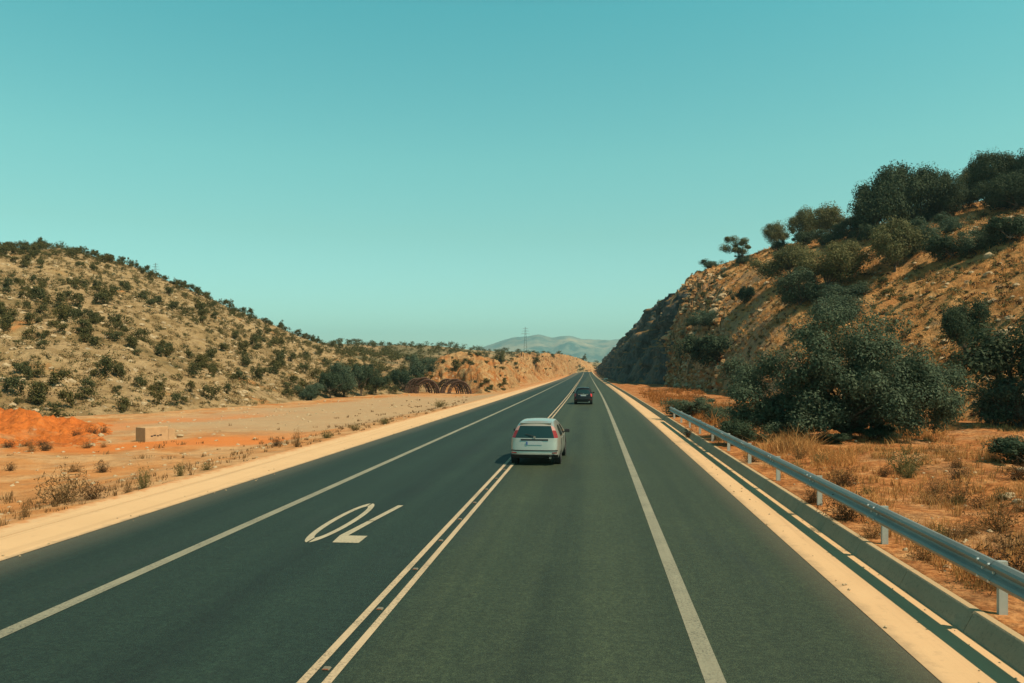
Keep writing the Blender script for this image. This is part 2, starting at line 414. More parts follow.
M['red_lens'] = simple('red_lens', (0.20, 0.018, 0.016), 0.25, 0, 0.5)
M['clear_lens'] = simple('clear_lens', (0.62, 0.50, 0.45), 0.12, 0, 0.5)
M['bright_lens'] = simple('bright_red_lens', (0.50, 0.05, 0.055), 0.25, 0, 0.4)
M['pale_lens'] = simple('pale_lens', (0.40, 0.22, 0.19), 0.15, 0, 0.5)
M['plate'] = simple('plate_white', (0.36, 0.40, 0.40), 0.4)
M['plate_blue'] = simple('plate_blue', (0.03, 0.08, 0.30), 0.4)
M['chrome'] = simple('chrome', (0.7, 0.7, 0.7), 0.15, 1.0)
M['seat'] = simple('grey_upholstery', (0.16, 0.17, 0.16), 0.8)

# ------------------------------------------------------------------ road alignment
def bend(Y):
    u = Y - 80.0      # a slight change of heading beyond the first stretch
    return -0.008 * (0.0 if u < -40 else (u + 40) ** 2 / 160.0 if u < 40 else u)
def rise(Y):
    if Y < 250: return 0.0
    if Y < 640: return 1.7 * ((Y - 250) / 390.0) ** 2
    return 1.7 + 0.006 * (Y - 640) - 0.0009 * (Y - 640) ** 2 if Y < 720 else -3.6
YS = [-40, -20] + list(range(-10, 60, 5)) + list(range(60, 250, 10)) + list(range(250, 705, 13))
def path(y0, y1, dz=0.0):
    ys = [y0] + [y for y in YS if y0 < y < y1] + [y1]
    return [(bend(y), y, rise(y) + dz) for y in ys]

X_ASPH_L, X_ASPH_R = -9.86, 3.55
m = MB(); m.sweep([(X_ASPH_L, 0), (-6, 0.0), (-2.9, 0.0), (0, 0.0), (X_ASPH_R, 0)], path(-40, 690))
struct(m.build('road', M['asphalt']), 'dark grey asphalt highway running straight to the horizon', 'road')

def line(name, x, w, mat, label, y1=680):
    m = MB(); m.sweep([(x - w / 2, 0.004), (x + w / 2, 0.004)], path(-38, y1))
    return struct(m.build(name, mat), label, 'road marking')
line('edge_line', 1.25, 0.215, M['paint_edge'], 'worn white line between the right lane and the right shoulder')
line('edge_line', -7.13, 0.215, M['paint_edge'], 'worn white line beside the left shoulder, across the lane from the 70')
line('centre_line', -2.965, 0.10, M['paint_centre'], 'left stripe of the double centre line')
line('centre_line', -2.71, 0.10, M['paint_centre'], 'right stripe of the double centre line')

# 70 painted for oncoming traffic, cut by stencil gaps
def numeral(polys, label):
    m = MB()
    for q in polys: m.add([(a, b, 0.0045) for a, b in q], [tuple(range(len(q)))])
    return struct(m.build('painted_numeral', M['paint_number']), label, 'road marking')
def oval(cx, cy, rx, ry, wx, wy, gaps, n=80):
    qs = []
    for k in range(n):
        a0, a1 = 2 * math.pi * k / n, 2 * math.pi * (k + 1) / n
        am = math.degrees((a0 + a1) / 2)
        if any(abs((am - g + 180) % 360 - 180) < w for g, w in gaps): continue
        pt = lambda a, ix, iy: (cx + (rx - ix) * math.cos(a), cy + (ry - iy) * math.sin(a))
        qs.append([pt(a0, 0, 0), pt(a1, 0, 0), pt(a1, wx, wy), pt(a0, wx, wy)])
    return qs
numeral(oval(-5.27, 16.12, 0.285, 2.12, 0.12, 0.42, [(90, 4), (-90, 4), (0, 1.2), (180, 1.2)]),
        'white painted zero of the speed number 70 on the oncoming lane')
numeral([[(-4.81, 14.05), (-4.31, 14.05), (-4.32, 14.66), (-4.69, 14.66), (-4.87, 14.66)],
         [(-4.87, 14.665), (-4.705, 14.665), (-4.61, 16.1), (-4.745, 16.1)],
         [(-4.742, 16.16), (-4.607, 16.16), (-4.45, 18.05), (-4.58, 18.05)]],
        'white painted seven of the speed number 70 on the oncoming lane')

# concrete strips and kerb
m = MB()
m.sweep([(-9.862, 0.006), (-11.18, 0.016), (-11.185, -0.02)], path(-38, 688))
m.sweep([(-11.20, -0.02), (-11.205, 0.02), (-11.92, 0.035), (-11.94, -0.4)], path(-38, 688))
struct(m.build('concrete_shoulder', M['concrete']), 'wide tan concrete strip along the left edge of the road', 'road shoulder')
m = MB(); m.sweep([(3.548, 0.006), (4.47, 0.016), (4.472, -0.2)], path(-38, 688))
struct(m.build('concrete_shoulder', M['concrete']), 'tan concrete strip along the right edge of the road', 'road shoulder')
m = MB()
y = -30.0
while y < 330:
    L = 2.0
    m.sweep([(4.474, -0.2), (4.474, 0.015), (4.598, 0.255), (4.612, 0.272), (4.70, 0.275), (4.71, 0.262), (4.71, -0.2)],
            [(bend(y), y + 0.006, rise(y)), (bend(y + L), y + L - 0.006, rise(y + L))], closed=True, cap=True)
    y += L
struct(m.build('kerb', M['kerb']), 'grey sloping concrete kerb below the guard rail', 'kerb')

# road studs between the centre stripes
def stud_mesh():
    m = MB(); m.box((0, 0, 0.011), (0.085, 0.085, 0.016), taper=0.7)
    e = MB(); e.box((0, -0.040, 0.010), (0.06, 0.010, 0.009))
    return m, e
first = None
for k in range(34):
    Y = 6.0 + 2.1 * k
    if first is None:
        r = empty('road_stud', (-2.837, Y, 0.0)); a, b = stud_mesh()
        a.build('stud_body', M['stud'], r); b.build('reflector', M['stud_eye'], r); first = r
    else:
        r = copy_tree(first); r.location = (-2.837, Y, 0.0)
    tag(r, 'small square road stud set between the two centre stripes', 'road stud', 'road studs along the centre line')

# ------------------------------------------------------------------ ground sheet
def G(x, Y):
    """ground height"""
    xr = x - bend(Y); z = rise(Y)
    if xr < -11.9:
        k = smooth((-11.9 - xr) / 5.0)
        n = fnoise(x * 0.12, Y * 0.12, 3.1) * 0.22 + fnoise(x * 0.6, Y * 0.6, 1.0, 3) * 0.05
        return z - 0.02 - 0.5 * k + n * smooth((-12.0 - xr) / 3)
    if xr > 4.64:
        k = min(xr - 4.64, 60)
        n = fnoise(x * 0.15, Y * 0.15, 7.7) * 0.35 + fnoise(x * 0.8, Y * 0.8, 2.0, 3) * 0.09
        return z + 0.262 + 0.018 * k + n * smooth((xr - 4.9) / 4.0)
    return z - 0.08
xs = np.concatenate([[-4500, -2600, -1500, -800, -500, -350, -260, -200, -160, -130, -110], np.arange(-95, -40, 4.0), np.arange(-40, -12.2, 0.6),
                     [-12.1, -11.93, -11.9, -10, -3, 3.9, 4.55, 4.63, 4.66, 4.8], np.arange(4.95, 30, 0.4), np.arange(30, 60, 2.0),
                     [64, 72, 84, 100, 130, 170, 220, 300, 420, 600, 1000, 1800, 2900, 4500]])
ys = np.concatenate([[-300, -150, -80, -50, -30, -15], np.arange(-6, 60, 0.7), np.arange(60, 150, 2.0), np.arange(150, 740, 10),
                     [760, 800, 900, 1100, 1400, 1800, 2400, 3200, 5000, 7400]])
P = np.zeros((len(ys), len(xs), 3))
for i, Y in enumerate(ys):
    b = bend(min(Y, 700))
    for j, xx in enumerate(xs):
        P[i, j] = (xx + b, Y, G(xx + b, min(Y, 719)) if Y < 740 else -4.0)
struct(link('ground', grid_mesh('ground', P), M['ground']), 'dry orange and brown earth on both sides of the road', 'ground')

# ------------------------------------------------------------------ hills as terrain between a base line and a crest line
class Hill:
    def __init__(s, prof, fall, amp, ns, seed, curve=0.25):
        # prof rows: px, base depth, crest depth, crest height in the picture
        s.p = np.array(prof, float); s.fall = fall; s.amp = amp; s.ns = ns; s.seed = seed; s.curve = curve
    def par(s, px):
        db = np.interp(px, s.p[:, 0], s.p[:, 1]); dc = np.interp(px, s.p[:, 0], s.p[:, 2]); yc = np.interp(px, s.p[:, 0], s.p[:, 3])
        return db, dc, ZY(yc, dc)
    def z(s, px, d):
        db, dc, zc = s.par(px)
        x, y = XY(px, d)
        zb = G(x, min(y, 719)) - 0.05
        t = (d - db) / (dc - db)
        if t < 0: h = zb + t * max(1.0, (zc - zb) * 0.35)
        elif t <= 1: h = zb + (zc - zb) * t * (1 + s.curve - s.curve * t)
        else: h = zc - (d - dc) * s.fall
        n = fnoise(x * s.ns, y * s.ns, s.seed, 5) * s.amp + fnoise(x * s.ns * 6, y * s.ns * 6, s.seed, 3) * s.amp * 0.26
        if s.seed == 44.0 and px < 740:
            e = smooth((740 - px) / 60.0)
            n += e * (abs(fnoise(x * 0.33, y * 0.33, 3.0, 5)) * 2.6 - 0.5 + fnoise(x * 1.1, y * 1.1, 8.0, 3) * 0.5 + (mnoise.cell(Vector((x * 0.55 + n * 0.3, y * 0.55, 0))) - 0.5) * 1.5 + (mnoise.cell(Vector((x * 1.3, y * 1.3 + n, 5))) - 0.5) * 0.7)
        if s.seed in (21.0, 33.0):
            n += (mnoise.cell(Vector((x * 0.35 + n * 0.3, y * 0.3, 1))) - 0.5) * 1.1 + abs(fnoise(x * 0.3, y * 0.3, 4.0, 4)) * 1.2
        return h + n * smooth(t * 4 + 0.1) * (0.4 + 0.6 * min(1, abs(1 - t) * 4))
    def mesh(s, name, px0, px1, step, mat, label, rows=110, fine=None):
        ts = list(np.linspace(-0.12, 1.0, rows)) + [1.02, 1.05, 1.1, 1.16, 1.25, 1.4, 1.7, 2.1, 2.6]
        pxs = np.arange(px0, px1 + 0.1, step)
        if fine: pxs = np.concatenate([np.arange(px0, fine, 0.7), np.arange(fine, px1 + 0.1, step)])
        P = np.zeros((len(ts), len(pxs), 3))
        for j, px in enumerate(pxs):
            db, dc, zc = s.par(px)
            for i, t in enumerate(ts):
                d = db + (dc - db) * t
                x, y = XY(px, d); P[i, j] = (x, y, s.z(px, d))
        return struct(link(name, grid_mesh(name, P), mat), label, 'hill')
    def hit(s, px, yimg):
        """point on the slope that is seen at that place"""
        db, dc, zc = s.par(px); best = None
        for t in np.linspace(0.0, 1.0, 160):
            d = db + (dc - db) * t
            yy = HOR + (CAM_H - s.z(px, d)) * F / d
            if yy <= yimg:
                return d
        return dc
    def at(s, px, d):
        x, y = XY(px, d); return Vector((x, y, s.z(px, d)))

HL = Hill([(-700, 40, 150, 262), (-200, 50, 150, 252), (0, 58, 150, 250), (60, 61, 155, 250), (130, 66, 160, 266), (200, 74, 168, 294), (250, 80, 178, 317), (300, 92, 190, 337),
           (330, 102, 200, 346), (360, 112, 205, 353), (400, 125, 210, 362), (430, 130, 215, 374)], 0.25, 1.6, 0.045, 11.0)
HL.mesh('hillside', -640, 430, 3.5, M['hill_l'], 'dry scrub covered hill rising on the left')
HP = Hill([(200, 150, 260, 350), (300, 140, 260, 345), (330, 118, 270, 344), (400, 125, 320, 345), (440, 135, 380, 347), (480, 150, 450, 350.5), (520, 260, 520, 352),
           (560, 420, 700, 355), (590, 700, 900, 362), (640, 800, 1000, 368)], 0.12, 2.0, 0.02, 5.0)
HP.mesh('plateau', 230, 640, 4, M['scrub'], 'low green scrubland plateau behind the orange bank', 60)
HB = Hill([(398, 142, 150, 388), (405, 142, 150, 384), (418, 141, 154, 374), (430, 140, 156, 365), (445, 139, 160, 354), (458, 137, 162, 351.5), (470, 126, 162, 351.5), (482, 122, 160, 356),
           (495, 128, 165, 361), (509, 145, 178, 365), (520, 160, 190, 372)], 0.35, 1.7, 0.11, 21.0, 0.4)
HB.mesh('dirt_bank', 398, 520, 1.0, M['bank'], 'crumbling orange earth bank behind the rusty arches', 60)
HB2 = Hill([(492, 205, 230, 370), (500, 200, 240, 363), (510, 200, 260, 359), (519, 205, 280, 354.5), (531, 225, 320, 353.5), (552, 300, 420, 354), (568, 420, 520, 355), (581, 660, 760, 359),
            (595, 700, 800, 366.5), (606, 720, 830, 370)], 0.2, 1.8, 0.06, 33.0, 0.4)
HB2.mesh('dirt_bank', 492, 606, 0.8, M['bank'], 'pale orange cut bank beside the far end of the road', 60)
HR = Hill([(664, 148, 168, 308), (672, 138, 165, 299), (680, 129, 166, 289), (692, 116, 168, 276), (725, 88, 166, 263), (764, 70, 158, 249), (800, 60, 150, 241), (861, 52, 145, 230),
           (953, 43, 134, 206), (1024, 38, 124, 194), (1150, 31, 112, 155), (1500, 25, 96, 60)], 0.2, 1.5, 0.07, 44.0, 0.3)
HR.mesh('hillside', 664, 1500, 3.5, M['hill_r'], 'steep brown grassy hill with trees on the right', 150, 725)

# rock cutting that runs beside the road on the right
def cliff_par(Y):
    yb = [138, 146, 152, 160, 170, 184, 210, 660]; xb = [21.0, 15.5, 12.6, 9.8, 8.2, 7.2, 6.9, 6.9]
    yt = [138, 165, 190, 240, 300, 400, 520, 640, 660]; xt = [24, 18.3, 16.5, 14.9, 14.0, 13.2, 12.2, 10.6, 10.5]
    zt = [18.5, 19.5, 19.3, 18.6, 17.7, 15.8, 12.6, 6.0, 3.0]
    ob = 0.0 if Y < 250 else -5.0 * ((Y - 250) / 370.0) ** 2
    xt_ = np.interp(Y, yt, xt) + ob
    return min(np.interp(Y, yb, xb) + bend(Y), xt_ - 2.5), xt_, float(np.interp(Y, yt, zt))
ysc = np.concatenate([np.arange(138, 260, 0.9), np.arange(260, 660, 3.0)])
us = np.concatenate([np.linspace(-0.04, 1, 46), [1.05, 1.15, 1.3, 1.6, 2.0, 3, 4.5, 7]])
P = np.zeros((len(us), len(ysc), 3))
for j, Y in enumerate(ysc):
    xb, xt, zt = cliff_par(Y)
    z0 = rise(Y) + 0.1
    for i, u in enumerate(us):
        if u <= 1:
            x = xb + (xt - xb) * (u ** 1.1); z = z0 + (zt - z0) * u
            a = 1.0 if 0.04 < u else 0.3
            n = fnoise(Y * 0.11, z * 0.07, 9.0, 6) * 2.6 + abs(fnoise(Y * 0.22, z * 0.10, 2.0, 5)) * -2.2 + fnoise(Y * 0.9, z * 0.6, 4.0, 4) * 0.8 + mnoise.cell(Vector((Y * 0.22 + z * 0.12, z * 0.25, 0))) * 1.3 + mnoise.cell(Vector((Y * 0.6, z * 0.7, 3))) * 0.6
            x -= n * a * min(1.0, 0.35 + u * 1.3)
            z += fnoise(Y * 0.16, 2.0, 6.0, 4) * 1.0 * u * u
        else:
            x = xt + (u - 1) * 8; z = zt + fnoise(Y * 0.16, 2.0, 6.0, 4) * 1.0 + (u - 1) * 0.5 - max(0, u - 2) * 1.2 + fnoise(x * .2, Y * .2, 1.0) * 0.6
        P[i, j] = (x, Y, z)
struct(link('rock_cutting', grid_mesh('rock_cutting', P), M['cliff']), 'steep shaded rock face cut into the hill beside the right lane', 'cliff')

# far mountains
prof = [(380, 362), (440, 358), (470, 352), (485, 346.5), (503, 340), (514, 337.5), (527, 336.5), (538, 334.8), (545, 337), (552, 338.5), (562, 336.8), (570, 336), (578, 338),
        (585, 340), (603, 340), (624, 339), (660, 335), (720, 338), (800, 345), (1000, 358)]
pxs = np.arange(380, 1000, 3.0); ts = np.linspace(0, 1.25, 70)
P = np.zeros((len(ts), len(pxs), 3))
for j, px in enumerate(pxs):
    yc = np.interp(px, [q[0] for q in prof], [q[1] for q in prof])
    for i, tt in enumerate(ts):
        d = 4300 + 2100 * tt
        x, y = XY(px, d); zc = ZY(yc, 6400)
        k = smooth(tt) if tt <= 1 else 1 - (tt - 1) * 1.2
        n = fnoise(x * 0.0021, y * 0.0021, 2.0, 6) * 64 + abs(fnoise(x * 0.0048, y * 0.0032, 8.0, 5)) * -50
        P[i, j] = (x, y, -4 + (zc + 4) * k + n * math.sin(min(1, tt) * math.pi) + fnoise(x * 0.006, y * 0.006, 1.0) * 6 * k)
struct(link('mountains', grid_mesh('mountains', P), M['mountain']), 'hazy blue green mountains at the end of the road', 'mountain')

# raised red earth and gravel track on the left
def patch_grid(name, px0, px1, d0, d1, hfun, mat, label, cat, nx=80, ny=50):
    P = np.zeros((ny, nx, 3))
    for i in range(ny):
        for j in range(nx):
            px = px0 + (px1 - px0) * j / (nx - 1); d = d0 + (d1 - d0) * i / (ny - 1)
            x, y = XY(px, d)
            P[i, j] = (x, y, G(x, y) + hfun(px, d, j / (nx - 1), i / (ny - 1), x, y))
    return struct(link(name, grid_mesh(name, P), mat), label, cat)
def edge(u, v): return smooth(min(u, 1 - u) * 5) * smooth(min(v, 1 - v) * 5)
def heap(px, d, u, v, x, y):
    e = edge(u, v)
    crest = np.interp(px, [-220, -60, 0, 30, 60, 85, 110], [1.7, 1.25, 0.95, 0.7, 0.42, 0.26, 0.15])
    return -0.25 + e * (0.28 + crest * math.exp(-((d - 49) / 4.0) ** 2) * (1 + fnoise(x * .35, y * .35, 3.0, 6) * 1.3) + abs(fnoise(x * 1.0, y * 1.0, 5.0, 5)) * 0.5 - 0.1)
patch_grid('earth_mound', -240, 150, 36, 57, heap, M['red'], 'bright red orange heap of loose earth at the left edge', 'earth mound', 150, 90)
# ------------------------------------------------------------------ foliage
def leaves(rs, n, centers, radii, size, flat_=0.0, up=0.4, aspect=0.55, squash=0.8):
    """n leaf quads spread through clumps"""
    k = len(centers)
    ci = rs.integers(0, k, n)
    v = rs.normal(size=(n, 3)); v /= np.linalg.norm(v, axis=1, keepdims=True)
    rr = rs.random(n) ** 0.45
    off = v * (rr * radii[ci])[:, None]; off[:, 2] *= squash
    c = centers[ci] + off
    nor = v + rs.normal(size=(n, 3)) * 0.42; nor[:, 2] += up
    nor /= np.linalg.norm(nor, axis=1, keepdims=True)
    a = rs.normal(size=(n, 3)); a -= (a * nor).sum(1, keepdims=True) * nor; a /= np.linalg.norm(a, axis=1, keepdims=True)
    b = np.cross(nor, a)
    s = size * (0.6 + 0.8 * rs.random(n))[:, None]
    q = np.stack([c - a * s, c + b * s * aspect, c + a * s, c - b * s * aspect], 1)
    return q

def crown_quads(seed, rx, ry, h, z0, nclump, nleaf, leaf, clump=0.30, shell=0.55, flatbase=0.0, squash=0.8):
    rs = np.random.default_rng(seed)
    v = rs.normal(size=(nclump, 3)); v /= np.linalg.norm(v, axis=1, keepdims=True)
    rr = shell + (1 - shell) * rs.random(nclump)
    hz = h / 2
    # a few unequal limbs make the outline uneven
    nl = 9
    u = rs.normal(size=(nl, 3)); u /= np.linalg.norm(u, axis=1, keepdims=True); u *= rs.uniform(0.30, 0.60, nl)[:, None]; u[:, 2] = u[:, 2] * 0.8 + 0.05
    sz = rs.uniform(0.36, 0.56, nl); li = rs.integers(0, nl, nclump)
    c = (u[li] + v * (rr * sz[li])[:, None]) * np.array([rx, ry, hz]) * 1.0
    c[:, 2] += z0 + hz
    if flatbase: c[:, 2] = np.maximum(c[:, 2], z0 + flatbase * h)
    rad = clump * 0.80 * min(rx, h * 0.7) * (0.5 + 1.0 * rs.random(nclump))
    q = leaves(rs, nleaf, c, rad, leaf, squash=squash)
    q[:, :, 2] = np.maximum(q[:, :, 2], 0.02)
    return q, c
CR = {}
def crown_mesh(key, *a, **kw):
    if key not in CR:
        q, c = crown_quads(*a, **kw); CR[key] = (np_mesh(key, q), c)
    return CR[key]
def trunk_mb(c, h0, r, stems, seed, spread):
    rr = random.Random(seed); m = MB()
    cs = [Vector(p) for p in c]
    for s in range(stems):
        a = rr.uniform(0, 6.28); base = Vector((math.cos(a), math.sin(a), 0)) * r * (1.0 if stems > 1 else 0.0)
        mid = base + Vector((math.cos(a) * spread * 0.4, math.sin(a) * spread * 0.4, h0))
        m.tube([base - Vector((0, 0, 0.5)), base + Vector((0, 0, h0 * 0.4)) + Vector((rr.uniform(-.1, .1), rr.uniform(-.1, .1), 0)) * h0, mid], [r * 1.2, r * 0.9, r * 0.7], 7)
        for q in rr.sample(cs, min(len(cs), 9 if stems == 1 else 5)):
            k = mid.lerp(q, 0.5) + Vector((rr.uniform(-.2, .2), rr.uniform(-.2, .2), rr.uniform(0, .25))) * h0
            m.tube([mid - Vector((0, 0, .1)), k, q], [r * 0.55, r * 0.32, r * 0.1], 5)
    return m

TREE = {}
def tree_kind(kind):
    """(crown mesh, trunk mesh, nominal width, nominal height) for one species"""
    if kind in TREE: return TREE[kind]
    sp = {'round': (101, 2.4, 2.4, 3.6, 0.25, 52, 18000, 0.062, 0.36, 'leaf_olive', 0.10, 1),
          'round2': (131, 2.3, 2.5, 3.2, 0.3, 46, 16000, 0.062, 0.36, 'leaf_olive', 0.09, 1),
          'dark': (102, 2.6, 2.6, 4.0, 0.0, 70, 26000, 0.062, 0.36, 'leaf_dark', 0.12, 2),
          'dark2': (152, 2.7, 2.5, 4.2, 0.0, 70, 26000, 0.062, 0.38, 'leaf_dark', 0.12, 2),
          'open': (103, 2.2, 2.2, 2.6, 0.7, 18, 8500, 0.052, 0.32, 'leaf_olive', 0.08, 2),
          'bush': (104, 2.2, 2.2, 2.4, 0.0, 44, 14000, 0.055, 0.40, 'leaf_big', 0.06, 3),
          'bush2': (164, 2.4, 2.1, 2.1, 0.0, 40, 14000, 0.055, 0.40, 'leaf_dark', 0.06, 3)}[kind]
    seed, rx, ry, h, z0, nc, nl, lf, cl, mt, tr, st = sp
    me, c = crown_mesh('crown_' + kind, seed, rx, ry, h, z0, nc, nl, lf, cl, flatbase=0.12)
    me.name = 'crown'; me.materials.append(M[mt])
    tm = trunk_mb(c, max(0.5, z0 * 0.9), tr, st, seed, rx * 0.5)
    o = tm.build('trunk', M['bark']); tme = o.data; bpy.data.objects.remove(o)
    co = np.empty(len(me.vertices) * 3, np.float32); me.vertices.foreach_get('co', co); co = co.reshape(-1, 3)
    TREE[kind] = (me, tme, float(np.percentile(np.abs(co[:, :2]), 97.5)) * 2, float(np.percentile(co[:, 2], 99.3)))
    return TREE[kind]
def plant(name, kind, loc, w, h, label, cat, group=None, rz=None, leaf=None):
    me, tme, nw, nh = tree_kind(kind)
    r = empty(name, loc, rnd.uniform(0, 6.28) if rz is None else rz)
    r.scale = (w / nw, w / nw, h / nh)
    link('crown', me, None, r); link('trunk', tme, None, r)
    return tag(r, label, cat, group)

def on_slope(hill, px0, px1, ytop, ybase, kind, name, label, cat='tree', group=None, dfix=None):
    pc = (px0 + px1) / 2
    d = hill.hit(pc, ybase) if dfix is None else dfix
    loc = hill.at(pc, d); loc.z -= 0.15
    w = (px1 - px0) / F * d * 1.02; h = (ybase - ytop) / F * d * 1.0 + 0.15
    return plant(name, kind, loc, w, h, label, cat, group)

ON = [
 (700, 719, 259, 268, 'bush', 'shrub', 'lone rounded shrub at the left end of the hill crest above the rock cutting', 'shrub'),
 (723, 756, 237, 264, 'open', 'tree', 'thin open crowned tree on the crest, second plant from the rock cutting', 'tree'),
 (763, 789, 224, 249, 'round2', 'tree', 'small round olive tree standing alone on the crest', 'tree'),
 (790, 820, 210, 246, 'round', 'tree', 'tall olive tree on the crest next to the wide one with a broad crown', 'tree'),
 (812, 857, 207, 243, 'round2', 'tree', 'wide olive tree on the crest just left of the biggest dark tree', 'tree'),
 (757, 815, 246, 284, 'round', 'olive_tree', 'broad grey green olive tree halfway up the slope, left one of a pair', 'olive tree'),
 (805, 862, 246, 294, 'round2', 'olive_tree', 'broad grey green olive tree halfway up the slope, right one of a pair', 'olive tree'),
 (779, 822, 274, 306, 'bush', 'shrub', 'rounded dark green shrub just below the pair of olive trees', 'shrub'),
 (812, 856, 294, 324, 'bush', 'shrub', 'green shrub on the slope right above the big leafy tree', 'shrub'),
 (734, 756, 288, 304, 'bush2', 'shrub', 'small dark shrub alone on the open slope left of the olive pair', 'shrub'),
 (688, 722, 311, 327, 'bush', 'shrub', 'low pale green shrub near the edge of the rock cutting', 'shrub'),
 (854, 906, 170, 234, 'dark', 'oak_tree', 'biggest dark dense tree on the skyline, left half of its mass', 'oak tree'),
 (884, 938, 168, 228, 'dark2', 'oak_tree', 'big dark dense tree on the skyline, right half of the largest mass', 'oak tree'),
 (928, 960, 176, 220, 'dark', 'oak_tree', 'narrower dark tree right of the biggest mass on the skyline', 'oak tree'),
 (956, 982, 169, 206, 'round', 'tree', 'small rounded tree on the skyline between two dark trees', 'tree'),
 (973, 1016, 153, 204, 'dark2', 'oak_tree', 'tall dark tree on the skyline near the right edge', 'oak tree'),
 (988, 1036, 176, 212, 'dark', 'oak_tree', 'low dark tree in front of the tall one near the right edge', 'oak tree'),
 (1010, 1052, 141, 200, 'dark', 'oak_tree', 'highest dark tree on the skyline, cut by the right edge', 'oak tree'),
 (868, 920, 220, 272, 'round', 'olive_tree', 'grey olive tree with bare trunk below the biggest dark trees', 'olive tree'),
 (905, 938, 222, 248, 'bush', 'shrub', 'low shrub touching the grey olive tree below the skyline', 'shrub'),
 (928, 968, 236, 262, 'bush2', 'shrub', 'dark shrub at the lower left end of the diagonal shrub row', 'shrub'),
 (958, 996, 228, 254, 'bush', 'shrub', 'middle shrub of the diagonal row below the skyline trees', 'shrub'),
 (986, 1034, 216, 246, 'bush2', 'shrub', 'upper right shrub of the diagonal row below the skyline trees', 'shrub'),
 (935, 962, 214, 234, 'bush', 'shrub', 'small shrub right under the narrower dark skyline tree', 'shrub'),
 (820, 866, 286, 300, 'bush', 'shrub', 'flat green shrub beside the foot of the right olive tree', 'shrub'),
 (688, 746, 336, 369, 'bush2', 'shrub', 'wide dark green shrub low on the slope near the rock cutting', 'shrub'),
 (722, 768, 360, 399, 'bush', 'shrub', 'green shrub at the foot of the slope left of the big leafy tree', 'shrub'),
 (944, 988, 306, 366, 'dark2', 'oak_tree', 'dark green tree on the lower slope behind the big leafy tree', 'oak tree'),
]
for (a, b, yt, yb, kind, nm, lab, cat) in ON:
    on_slope(HR, a, b, yt, yb, kind, nm, lab, cat)

for (pc, yb, w_, h_) in [(742, 262, 14, 7), (776, 250, 16, 8), (800, 246, 24, 14), (826, 243, 26, 12), (846, 238, 22, 16), (868, 233, 30, 18), (905, 226, 34, 18), (925, 220, 30, 16),
                        (946, 214, 30, 18), (964, 208, 28, 14), (984, 203, 34, 20), (1004, 199, 34, 18), (1022, 195, 34, 20), (872, 243, 26, 14), (790, 262, 20, 10), (846, 262, 26, 14), (812, 282, 30, 14)]:
    on_slope(HR, pc - w_ / 2, pc + w_ / 2, yb - h_, yb + 2, 'bush' if pc % 4 else 'bush2', 'thicket_bush', 'low bush of the thicket filling the gaps under the trees of the right hill', 'bush', 'thicket bushes under the hill trees')
# big leafy tree by the guard rail: a crown of its own
def ground_pd(px, yb):
    """spot on the flat ground seen at that pixel"""
    d = 30.0
    for _ in range(30):
        x, y = XY(px, d); d = (CAM_H - G(x, y)) * F / (yb - HOR)
    x, y = XY(px, d); return Vector((x, y, G(x, y))), d
loc, d = ground_pd(845, 439)
rs = np.random.default_rng(77)
lobes = [(-2.6, 0.0, 1.7, 1.7), (-1.5, 0.3, 2.7, 1.7), (-0.1, -0.2, 3.3, 1.8), (1.5, 0.2, 3.1, 1.75), (2.7, 0.0, 2.3, 1.7), (3.4, .3, 1.6, 1.2), (-3.3, 0.2, 1.2, 1.1), (0.3, 0.9, 2.2, 1.9),
         (0.6, -1.2, 1.8, 1.5), (-1.7, -1.0, 1.3, 1.35), (2.0, -0.9, 1.5, 1.3), (-0.4, -0.8, 2.9, 1.3), (-2.4, -0.6, 0.8, 0.9), (2.6, -0.4, 1.0, 1.0), (-0.8, -0.9, 1.9, 1.4), (1.2, -0.4, 2.3, 1.5), (-0.9, -0.5, 0.9, 0.9), (1.3, -0.3, 0.95, 0.9), (0.3, 0.8, 0.9, 0.9), (-1.9, 0.1, 0.6, 0.8)]
cc = []; rad = []
for (lx, ly, lz, lr) in lobes:
    for _ in range(12):
        v = rs.normal(size=3); v /= np.linalg.norm(v)
        cc.append(np.array((lx, ly, lz)) + v * lr * 0.72); rad.append(lr * rs.uniform(0.28, 0.50))
cc = np.array(cc); rad = np.array(rad)
q = leaves(rs, 120000, cc, rad, 0.052, up=0.5, aspect=0.45, squash=0.9)
q[:, :, 2] = np.maximum(q[:, :, 2], 0.25)
big = empty('leafy_tree', loc)
link('crown', np_mesh('crown', q), M['leaf_big'], big)
trunk_mb(cc, 0.6, 0.12, 6, 5, 1.2).build('trunk', M['bark'], big)
fl = q.reshape(-1, 3); sc = 203 / F * d / float(np.percentile(fl[:, 0], 98.5) - np.percentile(fl[:, 0], 1.5))
big.scale = (sc, sc, 126 / F * d / float(np.percentile(fl[:, 2], 99.5)))
big.rotation_euler = (0, 0, -PSI)
tag(big, 'largest leafy tree, many stemmed, standing in dry grass behind the guard rail', 'tree')

